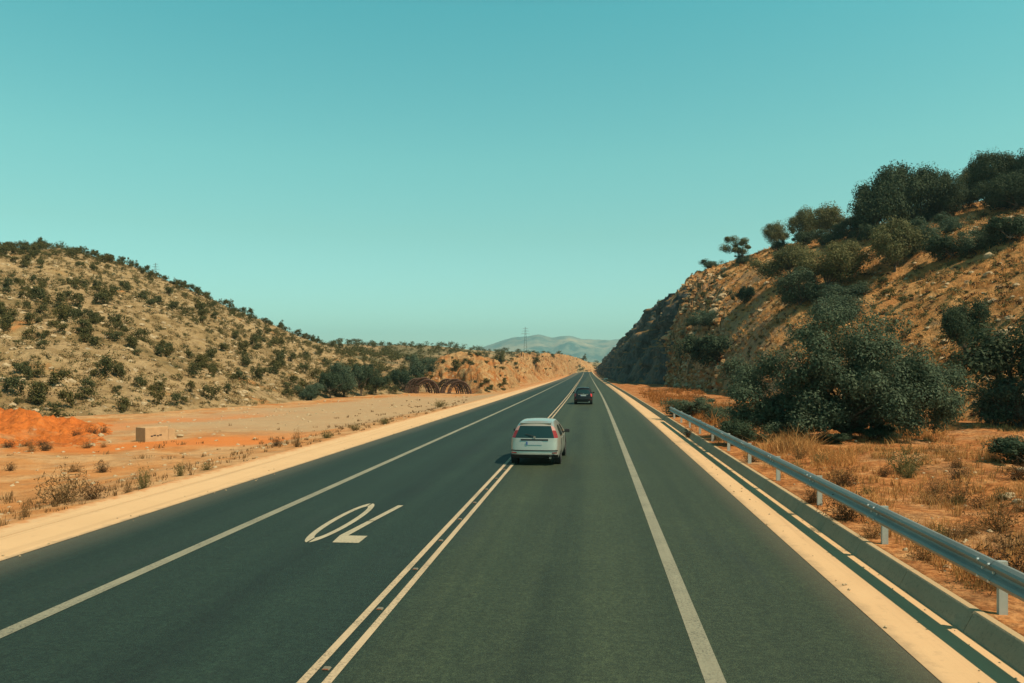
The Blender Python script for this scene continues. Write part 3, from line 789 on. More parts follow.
for (a, b, yt, yb, kind, nm, lab) in [
    (975, 1105, 318, 428, 'dark2', 'oak_tree', 'dense dark tree at the right edge, right of the big leafy tree'),
    (984, 1052, 382, 428, 'bush', 'shrub', 'green bush in front of the dark tree at the right edge'),
    (990, 1065, 437, 466, 'bush2', 'shrub', 'low dark shrub in the dry grass at the right edge'),
    (670, 712, 397, 416, 'bush', 'shrub', 'low green shrub beside the far end of the guard rail'),
    (700, 735, 404, 424, 'bush', 'shrub', 'low green shrub behind the far guard rail, nearer than its twin'),
    (718, 762, 420, 446, 'bush2', 'shrub', 'dark low shrub right behind the rail, left of the big leafy tree')]:
    loc, d = ground_pd((a + b) / 2, yb)
    loc.z -= 0.1
    plant(nm, kind, loc, (b - a) / F * d * 1.05, (yb - yt) / F * d * 1.05, lab, 'shrub' if nm == 'shrub' else 'oak tree')

for (pc, yb, w_, h_) in [(800, 437, 44, 13), (832, 441, 40, 11), (868, 439, 46, 12), (905, 436, 40, 10), (775, 432, 36, 16)]:
    loc, d = ground_pd(pc, yb); loc.z -= 0.05
    plant('low_bush', 'bush2', loc, w_ / F * d, h_ / F * d, 'dark low growth around the foot of the big leafy tree', 'bush', 'low bushes at the foot of the big leafy tree')
# scrub shrubs of the hills: single mesh copies
SHR = []
for k in range(6):
    q, _ = crown_quads(300 + k, 1.0, 1.0, 1.3, 0.0, 14 + k, 760, 0.072, 0.46, shell=0.2)
    me = np_mesh('scrub_shrub', q); me.materials.append(M['leaf_scrub']); SHR.append((me, q))
def put_shrub(loc, w, h, label, group, name='scrub_shrub', mi=None):
    me, q = SHR[rnd.randrange(6) if mi is None else mi]
    o = bpy.data.objects.new(name, me); C.objects.link(o)
    o.location = loc; o.rotation_euler = (0, 0, rnd.uniform(0, 6.28)); o.scale = (w / 2, w / 2, h / 1.3)
    return tag(o, label, 'shrub', group)
def merge_shrubs(spots):
    out = []
    for (loc, w, h) in spots:
        q = SHR[rnd.randrange(6)][1]
        q = q[np.array(rnd.sample(range(len(q)), 230))]
        a = rnd.uniform(0, 6.28); ca, sa = math.cos(a), math.sin(a)
        v = q.copy(); x = v[..., 0] * ca - v[..., 1] * sa; y = v[..., 0] * sa + v[..., 1] * ca
        out.append(np.stack([x * w / 2 * 1.0 + loc[0], y * w / 2 + loc[1], v[..., 2] * h / 1.3 + loc[2]], -1))
    return np.concatenate(out)
spots = []
tries = 0
while len(spots) < 1900 and tries < 12000:
    tries += 1
    px = rnd.uniform(-130, 385); tt = rnd.random() ** 0.8
    db, dc, zc = HL.par(px); d = db + (dc - db) * tt
    if px > 340 and tt > 0.85: continue
    loc = HL.at(px, d)
    # thinner where the soil shows
    if fnoise(loc.x * 0.06, loc.y * 0.06, 50.0, 3) < -0.12 and rnd.random() < 0.7: continue
    w = rnd.choice([0.6, 0.8, 0.9, 1.1, 1.4, 1.7, 2.3]) * rnd.uniform(0.85, 1.15)
    loc.z -= 0.1
    spots.append((loc, w, w * rnd.uniform(0.62, 0.98), w / d if -5 < px else 0))
for k in range(80):       # skyline of the hill
    px = rnd.uniform(-60, 345); db, dc, zc = HL.par(px); d = db + (dc - db) * rnd.uniform(0.93, 1.0)
    loc = HL.at(px, d); loc.z -= 0.1; w = rnd.uniform(1.3, 2.6)
    spots.append((loc, w, w * rnd.uniform(0.6, 1.0), 2 if px > 0 else 0))
spots.sort(key=lambda s: -s[3])
for (loc, w, h, _) in spots[:285]:
    put_shrub(loc, w, h, 'dark green scrub shrub dotted over the dry slope of the left hill', 'shrubs on the left hill')
rest = [(s[0], s[1], s[2]) for s in spots[285:]]
o = link('undergrowth', np_mesh('undergrowth', merge_shrubs(rest)), M['leaf_scrub'])
tag(o, 'small low scrub filling the gaps on the left hill', 'undergrowth', kind='stuff')
def tussocks(hill, px0, px1, n, mat, label, hmax, wid):
    rs = np.random.default_rng(int(px0 + 900)); out = []
    for k in range(n):
        px = rnd.uniform(px0, px1); db, dc, zc = hill.par(px); d = db + (dc - db) * rnd.random(); l = hill.at(px, d)
        s_ = rnd.uniform(0.25, 0.6) * wid
        c = np.array([[l.x, l.y, l.z + s_ * 0.25]]); q = leaves(rs, 34, c, np.array([s_]), 0.09, squash=0.55); out.append(q)
    tag(link('undergrowth', np_mesh('undergrowth', np.concatenate(out)), M[mat]), label, 'undergrowth', kind='stuff')
M['leaf_grey'] = leafmat('grey_phrygana', (0.14, 0.11, 0.05), (0.30, 0.22, 0.11), 0.2)
tussocks(HL, -120, 420, 3600, 'leaf_grey', 'grey cushions of dry phrygana between the shrubs of the left hill', 0.4, 1.2)
tussocks(HL, -119, 420, 1300, 'leaf_scrub', 'low olive cushions between the shrubs of the left hill', 0.4, 1.3)
tussocks(HR, 674, 1240, 2000, 'twig_dark', 'dark dry tussocks over the slope of the right hill', 0.4, 0.8)
tussocks(HR, 675, 1240, 3000, 'leaf_yellow', 'olive tinted tussocks over the slope of the right hill', 0.4, 0.8)
# plateau scrub and the distant tree belt on its edge
rest = []
for k in range(900):
    px = rnd.uniform(290, 598); tt = rnd.random() ** 1.1
    db, dc, zc = HP.par(px); d = db + (dc - db) * tt
    loc = HP.at(px, d); w = rnd.uniform(1.6, 3.6) * (1 + d / 800); rest.append((loc, w, w * rnd.uniform(0.4, 0.7)))
o = link('vegetation', np_mesh('vegetation', merge_shrubs(rest)), M['leaf_scrub'])
tag(o, 'mass of green bushes covering the far plateau', 'vegetation', kind='stuff')
# bushes at the foot of the left hill, and on the orange bank
for (a, b, yt, yb, lab) in [
    (318, 342, 374, 396, 'dark bush at the foot of the left hill, leftmost of the clump by the gravel'),
    (332, 356, 365, 394, 'tallest dark bush in the clump at the foot of the left hill'),
    (350, 372, 366, 391, 'dark bush right of the tallest one at the foot of the left hill'),
    (366, 386, 377, 389, 'low bush at the right end of the clump by the gravel'),
    (300, 322, 384, 399, 'small bush left of the dark clump at the hill foot'),
    (390, 414, 371, 391, 'dark bush beside the left cluster of rusty arches'),
    (408, 432, 357, 378, 'bush behind the orange bank above the left rusty arches')]:
    pc = (a + b) / 2; dd = np.interp(pc, [300, 340, 380, 402, 420], [92, 104, 118, 128, 150])
    x, y = XY(pc, dd); z = ZY(yb, dd) - 0.1
    plant('bush', 'bush2' if (a // 2) % 2 else 'bush', (x, y, z), (b - a) / F * dd * 1.15, (yb - yt) / F * dd * 1.1, lab, 'bush')
for (hill, a, b, yt, yb, lab) in [
    (HB, 446, 465, 357, 370, 'dark green bush on the face of the orange bank'),
    (HB, 479, 493, 387, 393, 'round green tussock at the verge below the orange bank'),
    (HB, 500, 508, 386, 391, 'small round tussock on the verge right of the arches'),
    (HB2, 494, 508, 352, 366, 'dark bush in the dip between the two orange banks'),
    (HB2, 531, 541, 356, 366, 'greyish bush on the left part of the far bank'),
    (HB2, 549, 556, 353, 359, 'dark bush high on the far orange bank'),
    (HB2, 580, 588, 354, 361, 'last bush on the crest where the far bank drops to the road')]:
    pc = (a + b) / 2
    d = hill.hit(pc, yb); loc = hill.at(pc, d)
    if yb > 384: loc, d = ground_pd(pc, yb)
    w = (b - a) / F * d
    put_shrub((loc.x, loc.y, loc.z - 0.1), w, (yb - yt) / F * d * 1.1, lab, None, 'bush')
for k in range(90):
    hill = HB if k % 2 else HB2
    px = rnd.uniform(420, 505) if hill is HB else rnd.uniform(505, 578)
    db, dc, zc = hill.par(px); d = db + (dc - db) * rnd.random(); loc = hill.at(px, d); w = rnd.uniform(0.8, 1.6) * (1 + d / 500)
    put_shrub((loc.x, loc.y, loc.z - 0.05), w, w * 0.5, 'small dry shrub growing on the orange banks', 'shrubs on the orange banks', 'dry_bush')
# along the top of the rock cutting
for k in range(22):
    Y = rnd.uniform(158, 420); xb, xt, zt = cliff_par(Y); w = rnd.uniform(1.4, 3.0)
    z = zt + fnoise(Y * 0.16, 2.0, 6.0, 4) - 0.2
    put_shrub((xt + rnd.uniform(0.2, 2.5), Y, z), w, w * rnd.uniform(0.6, 1.0), 'shrub on the upper rim of the rock cutting', 'shrubs on the rim of the rock cutting', 'cliff_shrub')
# right slope
for k in range(85):
    px = rnd.uniform(680, 1080); tt = rnd.uniform(0.12, 0.95)
    db, dc, zc = HR.par(px); d = db + (dc - db) * tt; loc = HR.at(px, d); w = rnd.choice([0.6, 0.8, 1.0, 1.4, 1.9])
    put_shrub((loc.x, loc.y, loc.z - 0.05), w, w * rnd.uniform(0.45, 0.7), 'small low shrub scattered on the brown slope of the right hill', 'shrubs on the right hill', 'heath_shrub')

# ------------------------------------------------------------------ grass, twiggy shrubs, stones
def blades(rs, n, base, spread, h, w, lean=0.5):
    """n grass blades (single bent quads made of two) round base points"""
    a = rs.uniform(0, 2 * np.pi, n); r = spread * np.sqrt(rs.random(n))
    b = base + np.stack([np.cos(a) * r, np.sin(a) * r, np.zeros(n)], 1)
    la = rs.uniform(0, 2 * np.pi, n); ll = lean * rs.random(n)
    hh = h * (0.5 + 0.7 * rs.random(n))
    dirn = np.stack([np.cos(la) * ll, np.sin(la) * ll, np.ones(n)], 1)
    mid = b + dirn * (hh * 0.55)[:, None]
    tip = mid + np.stack([np.cos(la) * ll * 1.8, np.sin(la) * ll * 1.8, np.full(n, 0.75)], 1) * (hh * 0.5)[:, None]
    wv = np.stack([-np.sin(a + 1), np.cos(a + 1), np.zeros(n)], 1) * (w * (0.6 + 0.8 * rs.random(n)))[:, None]
    q1 = np.stack([b - wv, b + wv, mid + wv * 0.7, mid - wv * 0.7], 1)
    q2 = np.stack([mid - wv * 0.7, mid + wv * 0.7, tip + wv * 0.1, tip - wv * 0.1], 1)
    return np.concatenate([q1, q2])
rs = np.random.default_rng(5)
out = []
for k in range(5200):      # field behind the rail
    d = 7 + 58 * rnd.random() ** 1.5; px = rnd.uniform(640, 1180)
    x, y = XY(px, d)
    if x < 5.1: continue
    if fnoise(x * 0.35, y * 0.35, 60.0, 4) < -0.05 and rnd.random() < 0.8: continue
    h = rnd.uniform(0.10, 0.34)
    out.append(blades(rs, 22, np.array((x, y, G(x, y) - 0.02)), rnd.uniform(0.08, 0.28), h, 0.0035 + d * 0.00022))
for k in range(4600):      # right slope
    px = rnd.uniform(672, 1240); tt = rnd.random() ** 1.2
    db, dc, zc = HR.par(px); d = db + (dc - db) * tt; l = HR.at(px, d)
    out.append(blades(rs, 11, np.array((l.x, l.y, l.z - 0.05)), rnd.uniform(0.2, 0.45), rnd.uniform(0.25, 0.6), 0.004 + d * 0.00035, 0.8))
tag(link('dry_grass', np_mesh('dry_grass', np.concatenate(out)), M['straw']), 'straw coloured dry grass covering the ground and slope behind the guard rail', 'grass', kind='stuff')
out = []
for k in range(2600):      # left verge
    d = 14 + 95 * rnd.random() ** 1.4; px = rnd.uniform(-120, 470); x, y = XY(px, d)
    if x > -12.1 or x < -17.5 - 8 * rnd.random() ** 3: continue
    if fnoise(x * 0.25, y * 0.25, 80.0, 4) < 0.02 and x < -15: continue
    out.append(blades(rs, 14, np.array((x, y, G(x, y) - 0.02)), rnd.uniform(0.05, 0.2), rnd.uniform(0.08, 0.24), 0.0035 + d * 0.0002))
tag(link('dry_grass', np_mesh('dry_grass', np.concatenate(out)), M['twig']), 'sparse brown weeds on the orange verge left of the road', 'grass', kind='stuff')
# rust coloured tall grass stand by the hill foot, and straw clumps behind the rail
def stand(name, px0, px1, yb, h, n, mat, label, depth=1.2, wfac=1.0):
    l, d = ground_pd((px0 + px1) / 2, yb); out = []
    for k in range(n):
        dd = d + rnd.gauss(0, depth); px = rnd.uniform(px0, px1); x, y = XY(px, dd)
        if x < 5.4 + bend(y): continue
        hh = h * rnd.uniform(0.35, 1.0) * (0.45 + 0.55 * smooth(2.2 * min(px - px0, px1 - px) / (px1 - px0) + fnoise(x * 0.7, y * 0.7, 90.0)))
        out.append(blades(rs, 14, np.array((x, y, G(x, y) - 0.03)), rnd.uniform(0.15, 0.35), hh, (0.004 + d * 0.0002) * wfac, 0.9))
    tag(link(name, np_mesh(name, np.concatenate(out)), M[mat]), label, 'grass', kind='stuff')
stand('tall_grass', 696, 775, 413, 0.95, 420, 'rust_grass', 'band of rust coloured tall grass below the foot of the right hill', 5.0)
stand('tall_grass', 640, 705, 397, 0.8, 420, 'rust_grass', 'brown grass between the kerb and the rock cutting', 16.0)
stand('straw_clump', 755, 815, 452, 0.95, 110, 'straw', 'pale straw clump between the rail and the big leafy tree', 1.0, 0.8)
stand('straw_clump', 865, 945, 437, 0.7, 120, 'straw', 'straw under the right side of the big leafy tree', 1.2)
stand('straw_clump', 815, 860, 462, 0.65, 60, 'straw', 'tall seeding straw in front of the trunk of the big leafy tree', 0.8)

def twig_shrub(seed, n=70, leafy=140, h=1.0, w=1.0, lsz=0.035):
    rr = np.random.default_rng(seed); qs = []
    for k in range(n):
        a = rr.uniform(0, 6.283); el = rr.uniform(0.25, 1.35)
        p = np.array([0.06 * math.cos(a), 0.06 * math.sin(a), 0.0]); dirn = np.array([math.cos(a) * math.cos(el), math.sin(a) * math.cos(el), math.sin(el)])
        L = rr.uniform(0.4, 0.62); wd = 0.011
        for s in range(4):
            p2 = p + dirn * L / 4 * np.array([w, w, h]) * 2
            side = np.cross(dirn, rr.normal(size=3)); side /= np.linalg.norm(side) + 1e-6
            qs.append([p - side * wd, p + side * wd, p2 + side * wd * 0.7, p2 - side * wd * 0.7]); p = p2; wd *= 0.75
            dirn = dirn + rr.normal(size=3) * 0.22; dirn[2] += 0.08; dirn /= np.linalg.norm(dirn)
            for _ in range(2):
                e = p + rr.normal(size=3) * 0.10 * np.array([w, w, h])
                sd = rr.normal(size=3) * 0.006
                qs.append([p - sd, p + sd, e + sd * .5, e - sd * .5])
                for _ in range(leafy // 70):
                    c = e + rr.normal(size=3) * 0.03; u = rr.normal(size=3) * lsz; v = np.cross(u, rr.normal(size=3)); v /= np.linalg.norm(v) + 1e-6; v *= lsz * 0.5
                    qs.append([c - u, c + v, c + u, c - v])
    q = np.array(qs); q[..., 2] = np.maximum(q[..., 2], 0.0)
    return q
TW = {}
for k in range(3):
    for mt in ('twig', 'twig_dark', 'leaf_yellow'):
        me = np_mesh('dry_shrub', twig_shrub(40 + k, 60, 140 if mt != 'twig' else 70)); me.materials.append(M[mt]); TW[(k, mt)] = me
def dry(px, yb, wpx, hpx, mt, label, group=None):
    l, d = ground_pd(px, yb)
    o = bpy.data.objects.new('dry_shrub', TW[(rnd.randrange(3), mt)]); C.objects.link(o)
    o.location = (l.x, l.y, l.z - 0.03); o.rotation_euler = (0, 0, rnd.uniform(0, 6.28))
    w = wpx / F * d; h = hpx / F * d
    o.scale = (w / 1.7, w / 1.7, h / 0.95)
    tag(o, label, 'dry shrub', group)
dry(62, 503, 52, 31, 'twig', 'largest twiggy dry bush on the orange verge left of the road')
dry(93, 499, 24, 16, 'twig_dark', 'low dark dry bush touching the largest bush on the left verge')
dry(144, 489, 13, 22, 'leaf_yellow', 'upright green weed close to the left concrete strip')
dry(10, 471, 12, 8, 'twig_dark', 'tiny dark weed at the left edge of the verge')
dry(25, 517, 12, 14, 'twig', 'thin weed below the largest bush near the concrete strip')
dry(75, 472, 16, 9, 'twig', 'flat dry weed behind the largest bush on the left verge')
dry(103, 472, 14, 10, 'twig_dark', 'small dry weed in front of the red soil streak')
dry(128, 494, 14, 10, 'twig', 'small weed left of the upright green one by the concrete')
dry(180, 476, 10, 13, 'leaf_yellow', 'thin green weed at the concrete strip below the concrete block')
dry(207, 470, 12, 8, 'leaf_yellow', 'low green tuft touching the left concrete strip')
dry(297, 447, 10, 16, 'twig', 'brown upright weed at the concrete strip right of the concrete block')
dry(276, 446, 12, 8, 'twig_dark', 'rusty low weed left of the brown upright one')
dry(327, 438, 14, 8, 'leaf_yellow', 'green grey tuft on the verge where the gravel meets the strip')
dry(355, 430, 12, 7, 'leaf_yellow', 'second green grey tuft along the strip towards the arches')
dry(385, 424, 14, 6, 'leaf_yellow', 'pale tuft on the verge in front of the gravel area')
dry(440, 407, 14, 6, 'leaf_yellow', 'pale tuft on the verge in front of the right rusty arches')
dry(847, 520, 42, 26, 'twig_dark', 'dark brown bush right behind the guard rail, below its third post')
dry(842, 486, 30, 18, 'twig_dark', 'dark brown bush in the straw further back than the one at the rail')
dry(906, 470, 38, 24, 'leaf_yellow', 'greenish twiggy bush in the open dry field')
dry(943, 455, 30, 12, 'twig', 'brown domed bush in the dry field under the trees')
dry(872, 538, 24, 18, 'twig', 'small dry bush between the two nearest visible rail posts')
dry(812, 503, 22, 16, 'twig_dark', 'small dark bush behind the fourth rail post')
dry(960, 505, 34, 24, 'twig', 'thin reddish bush in the middle of the dry field')
dry(1012, 590, 66, 46, 'twig_dark', 'big dark dry bush at the right edge behind the nearest post')
dry(1000, 530, 50, 30, 'twig', 'brown bush at the right edge above the rail')
dry(1018, 480, 36, 16, 'twig_dark', 'dark low bush at the right edge beside the pale stones')
dry(925, 560, 34, 20, 'twig', 'dry bush behind the rail left of the nearest post')
dry(975, 575, 30, 20, 'twig_dark', 'dark dry bush just left of the nearest post')
dry(752, 462, 16, 10, 'twig_dark', 'tiny dark bush behind the rail left of the straw clump')
dry(690, 432, 18, 11, 'twig_dark', 'dark tuft below the far end of the guard rail')
for k in range(60):
    px = rnd.uniform(760, 1040); yb = rnd.uniform(445, 600)
    l, d = ground_pd(px, yb)
    if l.x < 5.5: continue
    s = rnd.uniform(14, 26) * (14 / max(d, 8)) ** 0.5
    dry(px, yb, s, s * 0.7, rnd.choice(['twig', 'twig_dark', 'twig', 'leaf_yellow']), 'small dry bush scattered through the field behind the rail', 'small dry bushes in the right field')

def rock_mesh(seed, mat):
    bm = bmesh.new(); bmesh.ops.create_icosphere(bm, subdivisions=2, radius=0.5)
    for v in bm.verts:
        n = v.co.normalized(); k = 1 + 0.45 * fnoise(n.x * 1.3 + seed, n.y * 1.3, n.z * 1.3, 3)
        v.co = n * 0.5 * k; v.co.z *= 0.62
    me = bpy.data.meshes.new('stone'); bm.to_mesh(me); bm.free(); me.materials.append(mat); return me
RK = [rock_mesh(k * 3.7, M['stone']) for k in range(5)]
def boulder(px, yb, wpx, label, group=None):
    l, d = ground_pd(px, yb); w = wpx / F * d
    o = bpy.data.objects.new('boulder', RK[rnd.randrange(5)]); C.objects.link(o)
    o.location = (l.x, l.y, l.z + w * 0.12); o.scale = (w, w * 0.8, w * 0.9); o.rotation_euler = (rnd.uniform(-.3, .3), 0, rnd.uniform(0, 6.28))
    tag(o, label, 'boulder', group)
for k in range(14):
    dry(rnd.uniform(0, 105), rnd.uniform(428, 452), rnd.uniform(8, 15), rnd.uniform(5, 9), rnd.choice(['twig', 'twig_dark']), 'small dry weed growing round the red earth heap', 'weeds round the red earth heap')
boulder(92, 446, 8, 'grey boulder on the red soil left of the concrete block')
boulder(101, 436, 7, 'pale boulder between the red heap and the concrete block')
boulder(43, 436, 6, 'pale stone lying on the red earth heap')
boulder(24, 437, 8, 'reddish stone at the foot of the red earth heap')
boulder(180, 437, 7, 'pale stone just right of the concrete block')
for (px, yb, w) in [(1003, 491, 10), (1010, 497, 12), (1018, 503, 11), (1008, 503, 9), (1021, 474, 9)]:
    boulder(px, yb, w, 'grey stone of the loose pile at the right edge of the dry field', 'stones of the loose pile')
def stone_stuff(n, sampler, label, mat='stone'):
    out_v = []; out_f = []; off = 0
    src = []
    for me in RK:
        v = np.array([x.co[:] for x in me.vertices]); f = np.array([p.vertices[:] for p in me.polygons]); src.append((v, f))
    for k in range(n):
        r = sampler()
        if r is None: continue
        l, s = r; v, f = src[k % 5]; a = rnd.uniform(0, 6.28)
        vv = v * s; vv = np.stack([vv[:, 0] * math.cos(a) - vv[:, 1] * math.sin(a), vv[:, 0] * math.sin(a) + vv[:, 1] * math.cos(a), vv[:, 2]], 1) + np.array(l)
        out_v.append(vv); out_f.append(f + off); off += len(v)
    me = bpy.data.meshes.new('gravel'); me.from_pydata(np.concatenate(out_v).tolist(), [], np.concatenate(out_f).tolist())
    tag(link('gravel', me, M[mat]), label, 'gravel', kind='stuff')
def s_field():
    d = 7 + 45 * rnd.random() ** 1.5; x, y = XY(rnd.uniform(650, 1150), d)
    if x < 5.0: return None
    return (x, y, G(x, y)), rnd.uniform(0.03, 0.12)
stone_stuff(650, s_field, 'loose stones in the field behind the guard rail')
def s_slope():
    px = rnd.uniform(660, 1100); db, dc, zc = HR.par(px); d = db + (dc - db) * rnd.random(); l = HR.at(px, d)
    return tuple(l), rnd.uniform(0.15, 0.55) * (1 if rnd.random() < 0.9 else 2)
stone_stuff(800, s_slope, 'pale loose stones lying on the right slope')
def s_gutter():
    x = rnd.choice([rnd.uniform(3.5, 4.45), rnd.uniform(4.3, 4.46), rnd.uniform(-12.0, -11.3), rnd.uniform(-10.3, -9.6)]); Y = rnd.uniform(5, 60)
    return (x, Y, 0.02), rnd.uniform(0.012, 0.045)
stone_stuff(420, s_gutter, 'grit lying along the edges of the road')
def s_flank():
    px = rnd.uniform(666, 725); db, dc, zc = HR.par(px); d = db + (dc - db) * rnd.random() ** 1.2 * 0.9; l = HR.at(px, d)
    return tuple(l), rnd.uniform(0.4, 1.0) * (1 if rnd.random() < 0.8 else 1.9)
stone_stuff(420, s_flank, 'broken rock lying on the end of the rock cutting', 'bank')
stone_stuff(260, s_flank, 'pale broken rock lying on the end of the rock cutting', 'stone')
for k in range(26):
    px = rnd.uniform(672, 728); db, dc, zc = HR.par(px); d = db + (dc - db) * rnd.uniform(0.05, 0.9); l = HR.at(px, d); w = rnd.uniform(0.8, 2.2)
    put_shrub((l.x, l.y, l.z - 0.1), w, w * rnd.uniform(0.5, 0.8), 'small shrub clinging to the broken rock at the end of the cutting', 'shrubs on the broken rock', 'rock_shrub')
def s_left():
    px = rnd.uniform(-100, 350); db, dc, zc = HL.par(px); d = db + (dc - db) * rnd.random(); l = HL.at(px, d)
    return tuple(l), rnd.uniform(0.2, 0.8)
stone_stuff(900, s_left, 'pale loose stones lying on the left hill')
def s_verge():
    d = 14 + 100 * rnd.random() ** 1.3; x, y = XY(rnd.uniform(-100, 480), d)
    if x > -12.2: return None
    return (x, y, G(x, y)), rnd.uniform(0.03, 0.13) * (1 + d / 60)
stone_stuff(1000, s_verge, 'loose stones on the orange verge left of the road')

# ------------------------------------------------------------------ guard rail
rail = empty('guard_rail', (4.73, 0, 0.0))
wprof = [(0.00, -0.155), (-0.02, -0.150), (-0.055, -0.115), (-0.075, -0.085), (-0.055, -0.055), (-0.012, -0.02), (0.0, 0.0),
         (-0.012, 0.02), (-0.055, 0.055), (-0.075, 0.085), (-0.055, 0.115), (-0.02, 0.150), (0.00, 0.155)]
back = [(a + 0.006, b) for a, b in reversed(wprof)]
m = MB(); m.sweep([(a, b + 0.80) for a, b in wprof + back], [(0, y, 0) for y in np.arange(-9.1, 48.6, 3.8)] + [(0, 48.6, 0)], closed=True, cap=True)
m.build('beam', M['galv'], rail)
first_post = None
for k, Y in enumerate(np.arange(-5.3, 48.5, 3.8)):
    if first_post is None:
        m = MB()   # C-shaped steel post
        for (cx, cy, sx, sy) in ((0.16, 0, 0.10, 0.006), (0.113, 0.03, 0.006, 0.055), (0.207, 0.03, 0.006, 0.055)): m.box((cx, cy, 0.40), (sx, sy, 1.0))
        m.box((0.16, 0.03, 0.903), (0.106, 0.066, 0.006))
        first_post = m.build('post', M['galv_post'], rail)
        m = MB(); m.box((0.055, 0, 0.80), (0.10, 0.07, 0.20)); first_sp = m.build('spacer', M['galv_post'], rail)
        m = MB()
        m.sweep([(a - 0.004, b + 0.80) for a, b in wprof], [(0, -0.16, 0), (0, 0.16, 0)])
        m.build('splice_plate', M['galv'], rail).location = (0, Y, 0)
        first_sl = rail.children[-1]
        bolts = []
        for yy in (-0.13, 0.13):
            for zz in (-0.10, -0.0, 0.10):
                x0 = -0.085 if abs(zz) > .01 else -0.026
                m = MB(); m.lathe_x([(x0, 0.0), (x0, 0.016), (x0 + 0.035, 0.018)], (0, yy, 0.80 + zz), 8)
                bolts.append(m.build('bolt', M['bolt'], rail))
                bolts[-1].location = (0, Y, 0)
        first_post.location = first_sp.location = (0, Y, 0)
    else:
        for src in [first_post, first_sp, first_sl] + (bolts if 0 < Y < 36 else []):
            c = src.copy(); C.objects.link(c); c.parent = rail; c.location = (0, Y, 0)
tag(rail, 'long galvanised steel guard rail on posts along the right kerb', 'guard rail')

# ------------------------------------------------------------------ concrete block, white block, rusty arches, pylons
l, d = ground_pd(152, 441)
w = 26 / F * d
blk = empty('concrete_block', l, R(60)); 
m = MB(); m.box((0, 0, 0.32), (w * 0.92, w * 0.70, 0.88)); 
b = m.build('block_body', M['block'], blk)
md = b.modifiers.new('b', 'BEVEL'); md.width = 0.03; md.segments = 2
m = MB(); m.box((w * 0.66, 0.03, 0.28), (w * 0.26, w * 0.5, 0.70)); m.build('side_step', M['block'], blk)
m = MB()
for k, (cx, ww) in enumerate([(-0.28, .12), (-0.12, .15), (0.05, .1), (0.2, .14)]):
    m.box((cx, -w * 0.35 - 0.003, 0.30 + 0.03 * (k % 2)), (ww, 0.004, 0.07))
m.build('dark_smear', M['dark_mark'], blk)
tag(blk, 'square tan concrete block standing on the dirt below the left hill', 'concrete block')
wb = empty('barrier_block', (4.05, 250, 0.0))
m = MB(); m.sweep([(-0.8, 0.0), (-0.72, 0.3), (-0.5, 0.62), (0.5, 0.62), (0.72, 0.3), (0.8, 0.0)], [(0, -1.2, 0), (0, 1.2, 0)], closed=True, cap=True)
m.build('barrier_body', simple('white_barrier', (0.72, 0.68, 0.58), 0.7), wb)
tag(wb, 'small white block on the right concrete strip below the rock cutting', 'barrier block')

def arch_mb(rad, hgt, wd=0.42):
    m = MB(); n = 18
    o_ = []; i_ = []
    for k in range(n + 1):
        a = math.pi * k / n
        o_.append((math.cos(a) * rad, 0, math.sin(a) * hgt)); i_.append((math.cos(a) * (rad - wd), 0.1, math.sin(a) * (hgt - wd)))
    m.tube(o_, 0.13, 6); m.tube(i_, 0.11, 6)
    m.tube([(p[0] * 0.93, 0.28, p[2] * 0.93) for p in o_], 0.09, 5)
    for k in range(0, n, 2):
        m.tube([o_[k], i_[k + 1]], 0.05, 4); m.tube([i_[k + 1], o_[k + 2]], 0.05, 4)
    return m
am = None
for (pc, yb, n, lab, grp) in [(423, 392.6, 4, 'rusty curved lattice steel arch in the left cluster on the gravel', 'left cluster of rusty arches'),
                             (454, 393.5, 4, 'rusty curved lattice steel arch in the right cluster at the bank foot', 'right cluster of rusty arches')]:
    l, d = ground_pd(pc, yb); l.z -= 0.1
    for k in range(n):
        if am is None: o = arch_mb(2.1, 2.55).build('steel_arch', M['rust']); am = o
        else: o = am.copy(); C.objects.link(o)
        o.location = (l.x + 0.8 - 0.78 * k + rnd.uniform(-.08, .08), l.y + 0.9 * k, l.z + rnd.uniform(-.08, .05)); o.rotation_euler = (R(rnd.uniform(-7, 7)), 0, R(rnd.uniform(-9, 9)))
        o.scale = (rnd.uniform(0.9, 1.02), 1, rnd.uniform(0.9, 1.02))
        tag(o, lab, 'steel arch', grp)

def pylon(px, d, ytop, ybase, label):
    x, y = XY(px, d); z0 = ZY(ybase, d); H = (ybase - ytop) / F * d
    r = empty('pylon', (x, y, z0), 0.2)
    th = max(0.04, d * 0.00010)
    m = MB(); b = H * 0.07
    for sx in (-1, 1):
        for sy in (-1, 1): m.tube([(sx * b, sy * b, -3), (sx * b * 0.35, sy * b * 0.35, H * 0.7), (sx * b * 0.1, sy * b * 0.1, H)], th, 4)
    for k in range(7):
        z = H * k / 8; s = b * (1 - 0.62 * k / 7); z2 = H * (k + 1) / 8; s2 = b * (1 - 0.62 * (k + 1) / 7)
        m.tube([(-s, -s, z), (s2, -s2, z2)], th * .6, 4); m.tube([(s, s, z), (-s2, s2, z2)], th * .6, 4)
    m.build('tower', M['pylon'], r)
    for z, wd in ((0.70, 0.20), (0.82, 0.16), (0.93, 0.12)):
        m = MB(); m.tube([(-H * wd, 0, H * z), (0, 0, H * z + H * .03), (H * wd, 0, H * z)], th * 0.9, 4); m.tube([(-H * wd, 0, H * z), (H * wd, 0, H * z)], th * 0.9, 4)
        m.build('cross_arm', M['pylon'], r)
    tag(r, label, 'pylon')
pylon(525.4, 620, 327.0, 350, 'distant lattice pylon standing in front of the far mountains')
pylon(155.5, 420, 263, 285, 'faint lattice pylon peeking over the ridge of the left hill')

